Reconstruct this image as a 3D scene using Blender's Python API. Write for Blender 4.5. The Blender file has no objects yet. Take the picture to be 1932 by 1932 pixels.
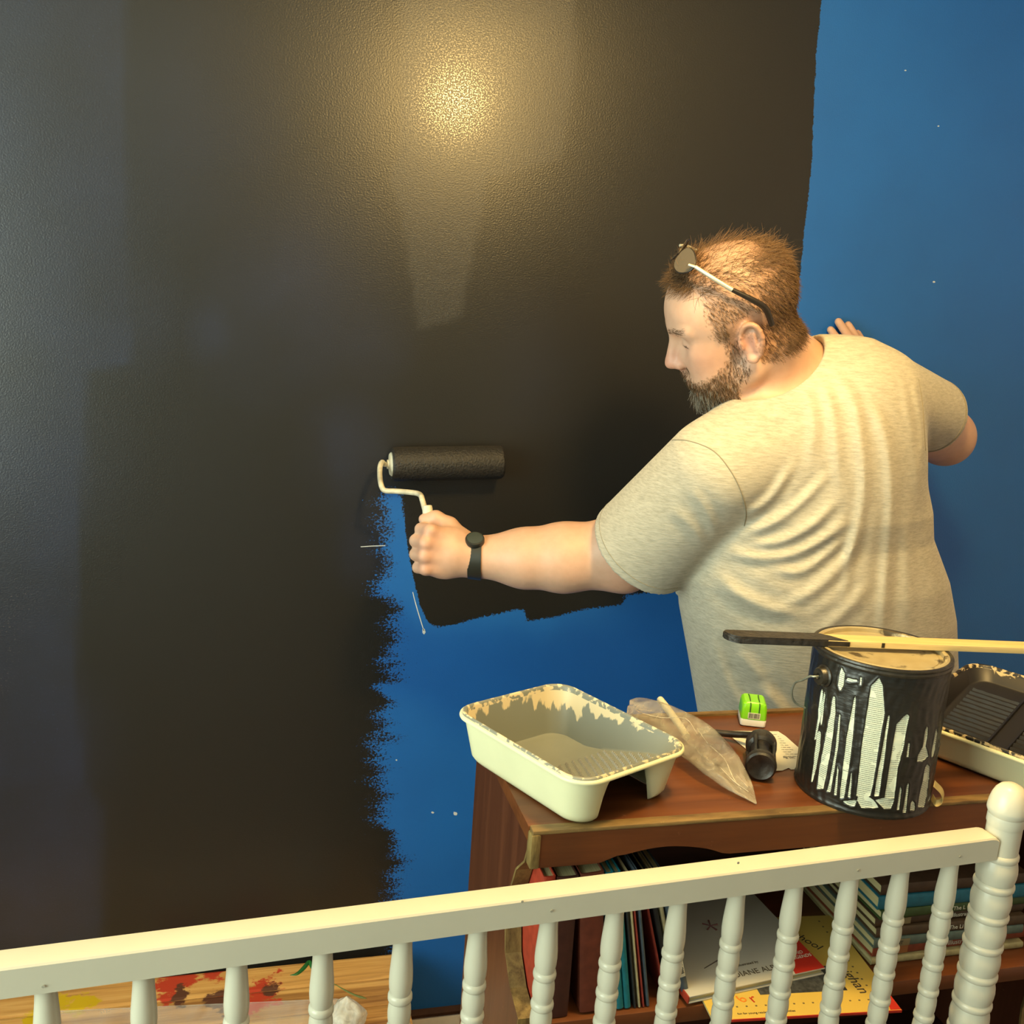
import bpy, bmesh, math, random
import numpy as np
from mathutils import Vector, Matrix
random.seed(7); np.random.seed(7)
RND = np.random.RandomState(11)
sc = bpy.context.scene
COL = sc.collection
PI = math.pi

# ---------------------------------------------------------------- camera
# wall_back is the plane Y = 0, the room lies on its -Y side, Z is up, floor at Z = 0
FPX = 1900.0
YAW, PITCH, ROLL = math.radians(15), math.radians(12.1), math.radians(3.94)
EYE = np.array([0.0, -2.0, 1.70])
_f = np.array([math.sin(YAW)*math.cos(PITCH), math.cos(YAW)*math.cos(PITCH), -math.sin(PITCH)])
_r0 = np.array([math.cos(YAW), -math.sin(YAW), 0.0]); _u0 = np.cross(_r0, _f)
_r = math.cos(ROLL)*_r0 + math.sin(ROLL)*_u0
_u = -math.sin(ROLL)*_r0 + math.cos(ROLL)*_u0
cam = bpy.data.cameras.new('camera'); cam.lens = FPX/1932*36; cam.sensor_width = 36; cam.clip_start = 0.05
camo = bpy.data.objects.new('camera', cam); COL.objects.link(camo)
camo.matrix_world = Matrix(((_r[0], _u[0], -_f[0], EYE[0]), (_r[1], _u[1], -_f[1], EYE[1]), (_r[2], _u[2], -_f[2], EYE[2]), (0, 0, 0, 1)))
sc.camera = camo

# survey helpers: where the sight line of a measured picture point meets a real plane of the room
def sight(x, y): return _f + _r*(x-966)/FPX - _u*(y-966)/FPX
def onY(x, y, Y=0.0):
    r = sight(x, y); return EYE + r*((Y-EYE[1])/r[1])
def onZ(x, y, Z):
    r = sight(x, y); return EYE + r*((Z-EYE[2])/r[2])

# ---------------------------------------------------------------- exposure, world, lights
sc.view_settings.view_transform = 'Standard'
sc.view_settings.look = 'None'
sc.view_settings.exposure = 0.45
sc.view_settings.gamma = 1.0
sc.view_settings.use_curve_mapping = False
w = bpy.data.worlds.new('world'); sc.world = w; w.use_nodes = True
w.node_tree.nodes['Background'].inputs[0].default_value = (0.55, 0.75, 0.85, 1)
w.node_tree.nodes['Background'].inputs[1].default_value = 1.0

def light(name, kind, loc, power, color, **kw):
    l = bpy.data.lights.new(name, kind); l.energy = power; l.color = color
    for k, v in kw.items(): setattr(l, k, v)
    o = bpy.data.objects.new(name, l); COL.objects.link(o); o.location = loc
    return o
lamp = light('ceiling_lamp', 'POINT', (0.590, -1.18, 2.26), 33, (1.0, 0.66, 0.23), shadow_soft_size=0.075)
win = light('window_daylight', 'AREA', (-1.37, -1.75, 1.55), 42, (0.88, 1.0, 0.80), shape='RECTANGLE', size=1.25, size_y=1.7)
win.rotation_euler = (0, -PI/2, 0)

# ---------------------------------------------------------------- materials
def newmat(name):
    m = bpy.data.materials.new(name); m.use_nodes = True
    nt = m.node_tree
    return m, nt, nt.nodes['Principled BSDF']
def N(nt, kind, **kw):
    n = nt.nodes.new(kind)
    for k, v in kw.items():
        if k.startswith('i_'):
            key = k[2:]
            n.inputs[int(key) if key.isdigit() else key.replace('_', ' ')].default_value = v
        else: setattr(n, k, v)
    return n
def L(nt, a, b): nt.links.new(a, b)
def coords(nt, kind='Object', scale=(1, 1, 1)):
    t = N(nt, 'ShaderNodeTexCoord'); mp = N(nt, 'ShaderNodeMapping'); mp.inputs['Scale'].default_value = scale
    L(nt, t.outputs[kind], mp.inputs[0]); return mp.outputs[0]
def ramp(nt, src, stops):
    r = N(nt, 'ShaderNodeValToRGB'); e = r.color_ramp.elements
    while len(e) < len(stops): e.new(0.5)
    for i, (p, c) in enumerate(stops):
        e[i].position = p; e[i].color = c if len(c) == 4 else (*c, 1)
    L(nt, src, r.inputs[0]); return r.outputs[0]
def mixc(nt, fac, a, b, mode='MIX'):
    m = N(nt, 'ShaderNodeMix', data_type='RGBA', blend_type=mode)
    for s, v in ((m.inputs[0], fac), (m.inputs[6], a), (m.inputs[7], b)):
        if hasattr(v, 'links'): L(nt, v, s)
        elif isinstance(v, (int, float)): s.default_value = v
        else: s.default_value = v if len(v) == 4 else (*v, 1)
    return m.outputs[2]
def math_(nt, op, a, b=None, c=None, clamp=False):
    m = N(nt, 'ShaderNodeMath', operation=op, use_clamp=clamp)
    for i, v in enumerate((a, b, c)):
        if v is None: continue
        if hasattr(v, 'links'): L(nt, v, m.inputs[i])
        else: m.inputs[i].default_value = v
    return m.outputs[0]
def bump(nt, bsdf, h, strength=0.3, dist=0.002):
    b = N(nt, 'ShaderNodeBump'); b.inputs['Strength'].default_value = strength; b.inputs['Distance'].default_value = dist
    L(nt, h, b.inputs['Height']); L(nt, b.outputs[0], bsdf.inputs['Normal'])
def attr(nt, name):
    a = N(nt, 'ShaderNodeAttribute'); a.attribute_name = name; return a

def plain(name, col, rough=0.5, spec=0.5, var=0.08, scale=30, bumpd=0.0, metal=0.0, scale3=None, coat=0.0):
    """one colour with mottled grain and optional fine relief"""
    m, nt, b = newmat(name)
    no = N(nt, 'ShaderNodeTexNoise', i_Scale=1.0, i_Detail=5.0)
    L(nt, coords(nt, 'Object', scale3 or (scale,)*3), no.inputs[0])
    c0 = tuple(max(0, x*(1-var)) for x in col); c1 = tuple(min(1, x*(1+var)) for x in col)
    L(nt, ramp(nt, no.outputs[0], [(0.3, c0), (0.7, c1)]), b.inputs['Base Color'])
    b.inputs['Roughness'].default_value = rough; b.inputs['Specular IOR Level'].default_value = spec
    b.inputs['Metallic'].default_value = metal; b.inputs['Coat Weight'].default_value = coat
    if bumpd: bump(nt, b, no.outputs[0], 0.5, bumpd)
    return m

def wood(name, c_dark, c_light, axis='X', scale=9, rough=0.35, stretch=14, scuff=None):
    m, nt, b = newmat(name)
    s = {'X': (scale/stretch, scale, scale), 'Y': (scale, scale/stretch, scale), 'Z': (scale, scale, scale/stretch)}[axis]
    v = coords(nt, 'Object', s)
    n1 = N(nt, 'ShaderNodeTexNoise', i_Scale=3.0, i_Detail=8.0, i_Distortion=1.2); L(nt, v, n1.inputs[0])
    n2 = N(nt, 'ShaderNodeTexNoise', i_Scale=26.0, i_Detail=4.0); L(nt, v, n2.inputs[0])
    g = math_(nt, 'ADD', math_(nt, 'MULTIPLY', n1.outputs[0], 0.75), math_(nt, 'MULTIPLY', n2.outputs[0], 0.25))
    col = ramp(nt, g, [(0.34, c_dark), (0.66, c_light)])
    if scuff:
        n3 = N(nt, 'ShaderNodeTexNoise', i_Scale=60.0, i_Detail=6.0, i_Roughness=0.75)
        L(nt, coords(nt, 'Object', (1, 1, 1)), n3.inputs[0])
        col = mixc(nt, ramp(nt, n3.outputs[0], [(0.66, (0, 0, 0)), (0.74, (1, 1, 1))]), col, scuff)
    L(nt, col, b.inputs['Base Color'])
    b.inputs['Roughness'].default_value = rough
    bump(nt, b, g, 0.25, 0.0012)
    return m

# ---------------------------------------------------------------- mesh helpers
def mesh_obj(name, verts, faces, m=None, parent=None, smooth=False, auto=None):
    me = bpy.data.meshes.new(name); me.from_pydata([tuple(map(float, v)) for v in verts], [], faces)
    bm = bmesh.new(); bm.from_mesh(me); bmesh.ops.recalc_face_normals(bm, faces=bm.faces); bm.to_mesh(me); bm.free()
    return link(name, me, m, parent, smooth, auto)
def link(name, me, m=None, parent=None, smooth=False, auto=None):
    o = bpy.data.objects.new(name, me); COL.objects.link(o)
    if m: me.materials.append(m)
    if smooth or auto:
        me.polygons.foreach_set('use_smooth', [True]*len(me.polygons))
    if auto: me.set_sharp_from_angle(angle=math.radians(auto))
    if parent: o.parent = parent
    return o
def bm_obj(name, bm, m=None, parent=None, smooth=False, auto=None):
    me = bpy.data.meshes.new(name)
    bmesh.ops.recalc_face_normals(bm, faces=bm.faces)
    bm.to_mesh(me); bm.free()
    return link(name, me, m, parent, smooth, auto)
def box_bm(lo, hi, bev=0.0, seg=2, bm=None):
    b = bmesh.new()
    r = bmesh.ops.create_cube(b, size=1.0)
    for v in r['verts']:
        v.co = Vector([(lo[i]+hi[i])/2 + v.co[i]*(hi[i]-lo[i]) for i in range(3)])
    if bev: bmesh.ops.bevel(b, geom=list(b.edges), offset=bev, segments=seg, profile=0.6, affect='EDGES')
    if bm is None: return b
    me = bpy.data.meshes.new('t'); b.to_mesh(me); b.free(); bm.from_mesh(me); bpy.data.meshes.remove(me); return bm
def box(name, lo, hi, m, parent=None, bev=0.002, seg=2):
    return bm_obj(name, box_bm(lo, hi, bev, seg), m, parent, auto=40)
def prism(name, outline, axis, a, b, m, parent=None, bev=0.0):
    """outline: 2-D points; extruded along axis ('X','Y','Z') from a to b"""
    def P(p, t): return {'X': (t, p[0], p[1]), 'Y': (p[0], t, p[1]), 'Z': (p[0], p[1], t)}[axis]
    n = len(outline)
    bm = bmesh.new()
    va = [bm.verts.new(P(p, a)) for p in outline]; vb = [bm.verts.new(P(p, b)) for p in outline]
    bm.faces.new(va); bm.faces.new(vb[::-1])
    for i in range(n): bm.faces.new((va[i], va[(i+1) % n], vb[(i+1) % n], vb[i]))
    if bev:
        bmesh.ops.recalc_face_normals(bm, faces=bm.faces)
        es = [e for e in bm.edges if len(e.link_faces) == 2 and e.calc_face_angle(0) > 0.6]
        bmesh.ops.bevel(bm, geom=es, offset=bev, segments=2, affect='EDGES')
    return bm_obj(name, bm, m, parent, auto=35)
def lathe_data(profile, seg=32, cap=True):
    """profile: (r, z) list -> verts, faces"""
    vs, fs = [], []
    for r, z in profile:
        for k in range(seg):
            a = 2*PI*k/seg; vs.append((r*math.cos(a), r*math.sin(a), z))
    for i in range(len(profile)-1):
        for k in range(seg):
            fs.append((i*seg+k, i*seg+(k+1) % seg, (i+1)*seg+(k+1) % seg, (i+1)*seg+k))
    if cap:
        fs.append(tuple(range(seg))[::-1]); fs.append(tuple(range((len(profile)-1)*seg, len(profile)*seg)))
    return vs, fs
def lathe(name, profile, m, parent=None, seg=32, loc=(0, 0, 0), mat4=None, auto=35, cap=True):
    vs, fs = lathe_data(profile, seg, cap)
    M = mat4 or Matrix.Translation(loc)
    vs = [M @ Vector(v) for v in vs]
    return mesh_obj(name, vs, fs, m, parent, auto=auto)
def catmull(pts, n=8):
    P = [np.array(p, float) for p in pts]; P = [2*P[0]-P[1]] + P + [2*P[-1]-P[-2]]
    out = []
    for i in range(1, len(P)-2):
        for k in range(n):
            t = k/n; a, b, c, d = P[i-1:i+3]
            out.append(0.5*((2*b)+(c-a)*t+(2*a-5*b+4*c-d)*t*t+(3*b-a-3*c+d)*t**3))
    out.append(P[-2]); return out
def tube(name, pts, rad, m, parent=None, seg=10, smooth_n=0, cap=True):
    P = [np.array(p, float) for p in pts]
    R_ = rad if hasattr(rad, '__len__') else [rad]*len(P)
    if smooth_n:
        n0 = len(P); P = catmull(P, smooth_n)
        R_ = list(np.interp(np.linspace(0, n0-1, len(P)), range(n0), R_))
    vs, fs = [], []
    T = [P[min(i+1, len(P)-1)]-P[max(i-1, 0)] for i in range(len(P))]
    T = [t/np.linalg.norm(t) for t in T]
    ref = np.array([0, 0, 1.]) if abs(T[0][2]) < 0.9 else np.array([1., 0, 0])
    a = np.cross(T[0], ref); a /= np.linalg.norm(a)
    for i, p in enumerate(P):
        a = a-T[i]*(a@T[i]); a /= np.linalg.norm(a); b = np.cross(T[i], a)
        for k in range(seg):
            an = 2*PI*k/seg; vs.append(p+R_[i]*(a*math.cos(an)+b*math.sin(an)))
    for i in range(len(P)-1):
        for k in range(seg): fs.append((i*seg+k, i*seg+(k+1) % seg, (i+1)*seg+(k+1) % seg, (i+1)*seg+k))
    if cap: fs.append(tuple(range(seg))); fs.append(tuple(range((len(P)-1)*seg, len(P)*seg)))
    return mesh_obj(name, vs, fs, m, parent, auto=50)
def empty(name, loc, label, cat, group=None, rz=0.0, kind=None):
    o = bpy.data.objects.new(name, None); COL.objects.link(o); o.location = loc; o.rotation_euler = (0, 0, rz)
    o.empty_display_size = 0.05
    tag(o, label, cat, group, kind); return o
def tag(o, label, cat, group=None, kind=None):
    o['label'] = label; o['category'] = cat
    if group: o['group'] = group
    if kind: o['kind'] = kind
    return o
def struct(o): o['kind'] = 'structure'; return o
def setattr_v(me, name, arr, typ='FLOAT'):
    a = me.attributes.new(name, typ, 'POINT')
    if typ == 'FLOAT': a.data.foreach_set('value', np.asarray(arr, np.float32))
    elif typ == 'FLOAT_COLOR':
        c = np.ones((len(arr), 4), np.float32); c[:, :3] = arr; a.data.foreach_set('color', c.ravel())
def text(name, body, size, loc, rot, m, parent=None, shear=0.0, align='CENTER'):
    """flat lettering printed on a surface; rot is a 3x3 (columns: reading direction, up, out)"""
    c = bpy.data.curves.new(name, 'FONT'); c.body = body; c.size = size; c.extrude = 0.00015; c.shear = shear
    c.align_x = align; c.align_y = 'CENTER'; c.resolution_u = 3; c.materials.append(m)
    o = bpy.data.objects.new(name, c); COL.objects.link(o)
    bpy.context.view_layer.update()
    me = bpy.data.meshes.new_from_object(o.evaluated_get(bpy.context.evaluated_depsgraph_get()))
    bpy.data.objects.remove(o); bpy.data.curves.remove(c)
    me.name = name; o = bpy.data.objects.new(name, me); COL.objects.link(o)
    R3 = Matrix(rot).transposed().to_4x4(); R3.translation = Vector(loc)
    if parent: o.parent = parent
    o.matrix_local = R3
    return o

# ================================================================ room
XL, XR, YB, ZC = -1.40, 2.45, -3.9, 2.42
def poly_d(px, pz, poly):
    """signed distance (inside > 0) and index of the nearest edge, numpy arrays px, pz"""
    n = len(poly); best = np.full(px.shape, 1e9); seg = np.zeros(px.shape, int); inside = np.zeros(px.shape, bool)
    for i in range(n):
        (x0, z0), (x1, z1) = poly[i], poly[(i+1) % n]
        dx, dz = x1-x0, z1-z0; l2 = dx*dx+dz*dz+1e-12
        t = np.clip(((px-x0)*dx+(pz-z0)*dz)/l2, 0, 1)
        d = np.hypot(px-x0-t*dx, pz-z0-t*dz)
        seg[d < best] = i; best = np.minimum(best, d)
        c = ((z0 > pz) != (z1 > pz)) & (px < dx*(pz-z0)/(z1-z0+1e-12)+x0)
        inside ^= c
    return np.where(inside, best, -best), seg
def wallpt(p): q = onY(p[0], p[1], 0.0); return (q[0], q[2])

S, Rg, Sm = 0.0022, 0.040, 0.0045        # how ragged each stretch of the painted edge is (metres)
edge = [((1604, -520), S), ((1547, 30), S), ((1540, 100), S), ((1536, 180), S), ((1532, 300), S), ((1524, 380), S), ((1514, 470), S), ((1505, 560), S),
        ((1497, 640), S), ((1488, 740), S), ((1440, 900), S), ((1380, 1040), S), ((1330, 1100), Sm), ((1286, 1112), Sm), ((1220, 1120), Sm), ((1177, 1122), Sm),
        ((1177, 1141), Sm), ((1152, 1143), Sm), ((1090, 1155), Sm), ((993, 1172), Sm), ((989, 1149), Sm), ((950, 1155), Sm), ((880, 1172), Sm),
        ((822, 1183), Sm), ((808, 1176), S), ((792, 1140), S), ((780, 1090), S), ((770, 1040), S), ((764, 985), 0.006), ((756, 940), 0.012), ((742, 922), 0.02),
        ((722, 934), Rg), ((722, 1000), Rg), ((730, 1060), Rg), ((722, 1115), Rg), ((742, 1140), Rg), ((742, 1200), Rg), ((736, 1245), Rg), ((748, 1280), 0.02), ((715, 1296), 0.02), ((735, 1325), Rg), ((722, 1352), Rg), ((730, 1385), Rg), ((706, 1410), Rg), ((722, 1450), Rg),
        ((704, 1480), Rg), ((722, 1520), Rg), ((716, 1552), 0.02), ((738, 1566), 0.02), ((752, 1610), Rg), ((744, 1680), Rg), ((742, 1780), Rg), ((742, 1960), Rg), ((742, 2300), S),
        ((-1500, 2300), S), ((-1500, -900), S)]
epoly = [wallpt(p) for p, _ in edge]; ewid = np.array([a for _, a in edge])
nx, nz = 300, 200
gx, gz = np.meshgrid(np.linspace(XL, XR, nx), np.linspace(0.0, ZC, nz), indexing='ij')
gx, gz = gx.ravel(), gz.ravel()
d, seg = poly_d(gx, gz, epoly)
width = ewid[seg]
def soft(poly, s): return np.clip(poly_d(gx, gz, [wallpt(p) for p in poly])[0]/s+0.5, 0, 1)
def blob(x, y, r):
    q = wallpt((x, y)); return np.clip(1.2-np.hypot(gx-q[0], (gz-q[1])*0.8)/(r/950.0), 0, 1)
thin = 0.80*soft([(-300, -500), (232, -500), (238, 200), (247, 560), (252, 640), (245, 690), (168, 700), (152, 960), (150, 1110), (142, 1300), (168, 1480), (200, 1530), (192, 1900), (-300, 1900)], 0.012)
for x, y, r, v in [(560, 570, 190, .5), (690, 640, 90, .5), (400, 620, 60, .6), (650, 850, 110, .65), (270, 570, 90, .5), (370, 260, 170, .4), (90, 1420, 140, .75), (130, 880, 120, .6), (60, 1560, 170, .6), (120, 500, 200, .55), (690, 1010, 90, .5), (1010, 700, 130, .2)]:
    thin = np.maximum(thin, v*blob(x, y, r))
thick = soft([(170, 705), (245, 700), (430, 760), (600, 800), (640, 960), (650, 1500), (640, 1900), (200, 1900), (190, 1540), (165, 1450), (155, 1100)], 0.03)
thick = np.maximum(thick, soft([(745, 790), (1130, 830), (1180, 880), (1290, 1000), (1280, 1110), (1000, 1140), (790, 1110), (770, 980), (735, 860)], 0.03))
thin = np.clip(thin*(1-0.6*thick), 0, 1)
gloss = soft([(757, -500), (757, 285), (734, 335), (758, 400), (790, 620), (868, 600), (905, 420), (917, 335), (1062, 300), (1085, 120), (1075, -500)], 0.010)
scuff = np.maximum(soft([(-40, 1110), (80, 1105), (82, 1150), (30, 1220), (34, 1260), (10, 1320), (-40, 1330)], 0.02), 0)
for q in [[(134, 1102), (148, 1102), (146, 1128), (136, 1130)], [(140, 1538), (190, 1530), (190, 1536), (145, 1545)], [(632, 1218), (648, 1216), (650, 1226), (634, 1226)]]:
    scuff = np.maximum(scuff, soft(q, 0.006))
verts = np.stack([gx, np.zeros_like(gx), gz], 1)
faces = [(i*nz+j, (i+1)*nz+j, (i+1)*nz+j+1, i*nz+j+1) for i in range(nx-1) for j in range(nz-1)]
me = bpy.data.meshes.new('wall_back'); me.from_pydata(verts.tolist(), [], faces)
for nme, a in (('edge', d), ('rag', width), ('thin', thin), ('gloss', gloss), ('scuff', scuff)): setattr_v(me, nme, a)

m, nt, b = newmat('wall_paint')
pos = coords(nt, 'Object', (1, 1, 1))
streak = N(nt, 'ShaderNodeTexNoise', i_Scale=1.0, i_Detail=3.0); L(nt, coords(nt, 'Object', (9, 1, 34)), streak.inputs[0])
fine = N(nt, 'ShaderNodeTexNoise', i_Scale=1.0, i_Detail=4.0, i_Roughness=0.7); L(nt, coords(nt, 'Object', (190, 1, 230)), fine.inputs[0])
big = N(nt, 'ShaderNodeTexNoise', i_Scale=5.0, i_Detail=6.0); L(nt, pos, big.inputs[0])
# painted where edge/rag + noise > 0
e1 = math_(nt, 'DIVIDE', attr(nt, 'edge').outputs['Fac'], attr(nt, 'rag').outputs['Fac'])
n1 = math_(nt, 'MULTIPLY', math_(nt, 'SUBTRACT', streak.outputs[0], 0.5), 3.2)
n2 = math_(nt, 'MULTIPLY', math_(nt, 'SUBTRACT', fine.outputs[0], 0.5), 5.6)
mask = math_(nt, 'MULTIPLY_ADD', math_(nt, 'ADD', math_(nt, 'ADD', e1, n1), n2), 3.0, 0.5, clamp=True)
thinv = math_(nt, 'MULTIPLY', attr(nt, 'thin').outputs['Fac'], math_(nt, 'MULTIPLY_ADD', big.outputs[0], 1.6, -0.1, clamp=True))
speck = ramp(nt, fine.outputs[0], [(0.60, (0, 0, 0)), (0.72, (1, 1, 1))])
black = mixc(nt, thinv, (0.0122, 0.0114, 0.0100), (0.021, 0.027, 0.056))
black = mixc(nt, math_(nt, 'MULTIPLY', thinv, speck), black, (0.035, 0.055, 0.13))
black = mixc(nt, math_(nt, 'MULTIPLY', attr(nt, 'scuff').outputs['Fac'], speck), black, (0.16, 0.12, 0.09))
bluevar = ramp(nt, big.outputs[0], [(0.3, (0.010, 0.120, 0.45)), (0.7, (0.011, 0.136, 0.50))])
# small nicks in the old paint
vor = N(nt, 'ShaderNodeTexVoronoi', i_Scale=9.0); L(nt, pos, vor.inputs[0])
nick = ramp(nt, vor.outputs['Distance'], [(0.012, (1, 1, 1)), (0.02, (0, 0, 0))])
blue = mixc(nt, math_(nt, 'MULTIPLY', nick, ramp(nt, vor.outputs['Color'], [(0.55, (0, 0, 0)), (0.56, (1, 1, 1))])), bluevar, (0.5, 0.6, 0.72))
L(nt, mixc(nt, mask, blue, black), b.inputs['Base Color'])
rblack = math_(nt, 'MULTIPLY_ADD', attr(nt, 'gloss').outputs['Fac'], 0.04, 0.34)
L(nt, math_(nt, 'MULTIPLY', mask, math_(nt, 'MULTIPLY_ADD', attr(nt, 'gloss').outputs['Fac'], 0.64, 0.18)), b.inputs['Coat Weight']); b.inputs['Coat Roughness'].default_value = 0.17
rmix = N(nt, 'ShaderNodeMix', data_type='FLOAT'); L(nt, mask, rmix.inputs[0]); rmix.inputs[2].default_value = 0.48; L(nt, rblack, rmix.inputs[3])
L(nt, rmix.outputs[0], b.inputs['Roughness'])
b.inputs['Specular IOR Level'].default_value = 0.6
orange = N(nt, 'ShaderNodeTexNoise', i_Scale=1.0, i_Detail=2.0); L(nt, coords(nt, 'Object', (290, 1, 330)), orange.inputs[0])
bump(nt, b, math_(nt, 'ADD', orange.outputs[0], math_(nt, 'MULTIPLY', mask, 0.25)), 0.5, 0.0008)
gn_ = N(nt, 'ShaderNodeTexNoise', i_Scale=1.0, i_Detail=3.0, i_Roughness=0.65); L(nt, coords(nt, 'Object', (330, 1, 380)), gn_.inputs[0])
cb = N(nt, 'ShaderNodeBump'); cb.inputs['Strength'].default_value = 0.85; cb.inputs['Distance'].default_value = 0.0010; L(nt, ramp(nt, gn_.outputs[0], [(0.46, (0, 0, 0)), (0.74, (1, 1, 1))]), cb.inputs['Height']); L(nt, cb.outputs[0], b.inputs['Coat Normal'])
wall = struct(link('wall_back', me, m, None, smooth=True))

chip_m = plain('bare_plaster_chip', (0.62, 0.66, 0.70), 0.8, 0.2, 0.1, 60)
def chip(name, pts):
    P = [wallpt(p) for p in pts]; o = prism(name, P, 'Y', -0.0006, 0.0003, chip_m, wall); return o
chip('scratch', [(680, 1031), (700, 1029.5), (727, 1028.5), (727, 1030), (700, 1031), (681, 1032.2)])
chip('scratch', [(778, 1117), (781, 1130), (787, 1152), (795, 1178), (799, 1190), (800.5, 1190), (796.5, 1177), (788.5, 1151), (782.5, 1130), (779.5, 1117)])
chip('paint_chip', [(797, 1187), (801, 1186), (803, 1193), (800, 1197), (797, 1194)])
for cx_, cy_, s_ in ((859, 1535, 5), (816, 1533, 3), (748, 1434, 2), (1770, 238, 2), (1708, 133, 2), (1762, 532, 2.5)):
    chip('paint_chip', [(cx_+s_*(0.7+0.5*RND.rand())*math.cos(a*1.05), cy_+0.7*s_*(0.7+0.5*RND.rand())*math.sin(a*1.05)) for a in range(6)])
white_wall = plain('ceiling_paint', (0.82, 0.80, 0.76), 0.8, 0.3, 0.03, 12)
blue_wall = plain('side_wall_paint', (0.30, 0.36, 0.42), 0.55, 0.4, 0.06, 9)
floor_m = wood('floor_wood', (0.11, 0.06, 0.03), (0.24, 0.14, 0.07), 'X', 6, 0.4)
struct(box('ceiling', (XL, YB, ZC), (XR, 0.12, ZC+0.1), white_wall, bev=0))
fl = bpy.data.objects.new('floor', None)
bm = bmesh.new(); box_bm((XL, YB, -0.12), (XR, 0.12, -0.008), 0, bm=bm)
floor = struct(bm_obj('floor', bm, floor_m)); bpy.data.objects.remove(fl)
# visible strip of floorboards along the wall
for k in range(9):
    x0 = -0.6+k*0.32
    for j in range(2):
        box('plank', (x0+0.16*j, -0.095-0.09*j, -0.008), (x0+0.16*j+0.318, -0.006-0.09*j, 0.0), floor_m, floor, 0.0015)
cream_wall = plain('cream_wall_paint', (0.70, 0.54, 0.48), 0.6, 0.4, 0.04, 9)
struct(box('wall_right', (XR, YB, 0), (XR+0.1, 0.0, ZC), cream_wall, bev=0))
bm = bmesh.new()                                     # left wall with its window opening
for lo, hi in (((XL-0.1, YB, 0), (XL, -2.65, ZC)), ((XL-0.1, -0.85, 0), (XL, 0, ZC)), ((XL-0.1, -2.65, 0), (XL, -0.85, 0.9)), ((XL-0.1, -2.65, 2.2), (XL, -0.85, ZC))):
    box_bm(lo, hi, 0, bm=bm)
struct(bm_obj('wall_left', bm, blue_wall))
struct(box('wall_front', (XL, YB-0.1, 0), (XR, YB, ZC), blue_wall, bev=0))
base_m = plain('baseboard_paint', (0.74, 0.72, 0.70), 0.45, 0.5, 0.10, 25, 0.0006)
bb = [(-0.016, 0.0), (-0.016, 0.055), (-0.012, 0.066), (-0.006, 0.070), (0, 0.070), (0, 0.0)]
struct(prism('baseboard_back', bb, 'X', XL, XR, base_m))
gap_m = plain('dark_gap_strip', (0.05, 0.022, 0.014), 0.7, 0.3, 0.2, 40)  # dark brown strip in place of the gap above the baseboard
struct(prism('trim_1', [(-0.0165, 0.0645), (-0.0165, 0.072), (-0.004, 0.0755), (0, 0.0755), (0, 0.0645)], 'X', -0.2, 0.65, gap_m))

# ================================================================ bookcase
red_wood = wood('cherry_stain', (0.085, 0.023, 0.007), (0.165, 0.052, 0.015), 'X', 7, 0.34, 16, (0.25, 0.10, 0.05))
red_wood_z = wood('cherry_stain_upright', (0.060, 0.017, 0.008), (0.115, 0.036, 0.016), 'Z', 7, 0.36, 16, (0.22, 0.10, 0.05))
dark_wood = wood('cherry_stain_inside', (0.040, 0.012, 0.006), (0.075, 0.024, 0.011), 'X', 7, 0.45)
worn_wood = wood('worn_edge', (0.10, 0.055, 0.018), (0.26, 0.16, 0.055), 'X', 16, 0.5, 5, (0.40, 0.28, 0.10))
worn_wood_z = wood('worn_edge_upright', (0.10, 0.060, 0.020), (0.30, 0.21, 0.07), 'Z', 20, 0.5, 4, (0.42, 0.34, 0.13))
BX0, BX1, BYF, BYB, BZ, SZ = 0.305, 1.115, -1.043, -0.765, 1.13, 0.880
bookcase = empty('bookcase', (0.71, -0.9, 0), 'low reddish-brown wooden bookcase with a scalloped front apron, crowded with painting tools', 'bookcase')
bookcase_inv = Matrix.Translation((-0.71, 0.9, 0))
def own(o, e, moved=True):
    """parent o to e, its mesh already being in room coordinates"""
    o.parent = e; o.matrix_parent_inverse = (Matrix.Translation(e.location) @ e.rotation_euler.to_matrix().to_4x4()).inverted(); return o
top = own(box('top_board', (BX0-0.002, BYF+0.012, BZ-0.018), (BX1+0.002, BYB, BZ), red_wood, None, 0.0015), bookcase)
e = own(box('front_edging', (BX0, BYF-0.0008, BZ-0.0045), (BX1, BYF+0.014, BZ+0.0004), worn_wood, None, 0.0016), bookcase); e['label'] = 'scuffed bare-wood front edge'
own(box('back_lip', (BX0, BYB-0.004, BZ-0.018), (BX1, BYB+0.006, BZ+0.004), worn_wood, None, 0.0015), bookcase)
def side_outline():
    pts = [(BYB, 0.0), (BYB, BZ-0.019)]
    pts += [(BYF+0.014, BZ-0.019), (BYF+0.014, 1.098), (BYF+0.022, 1.080), (BYF+0.052, 1.052), (BYF+0.072, 1.010), (BYF+0.080, 0.965), (BYF+0.070, 0.930), (BYF+0.040, 0.905), (BYF, 0.895),
            (BYF, 0.868), (BYF+0.045, 0.850), (BYF+0.078, 0.81), (BYF+0.085, 0.74), (BYF+0.078, 0.66), (BYF+0.04, 0.62), (BYF, 0.61), (BYF, 0.0)]
    return pts
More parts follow.
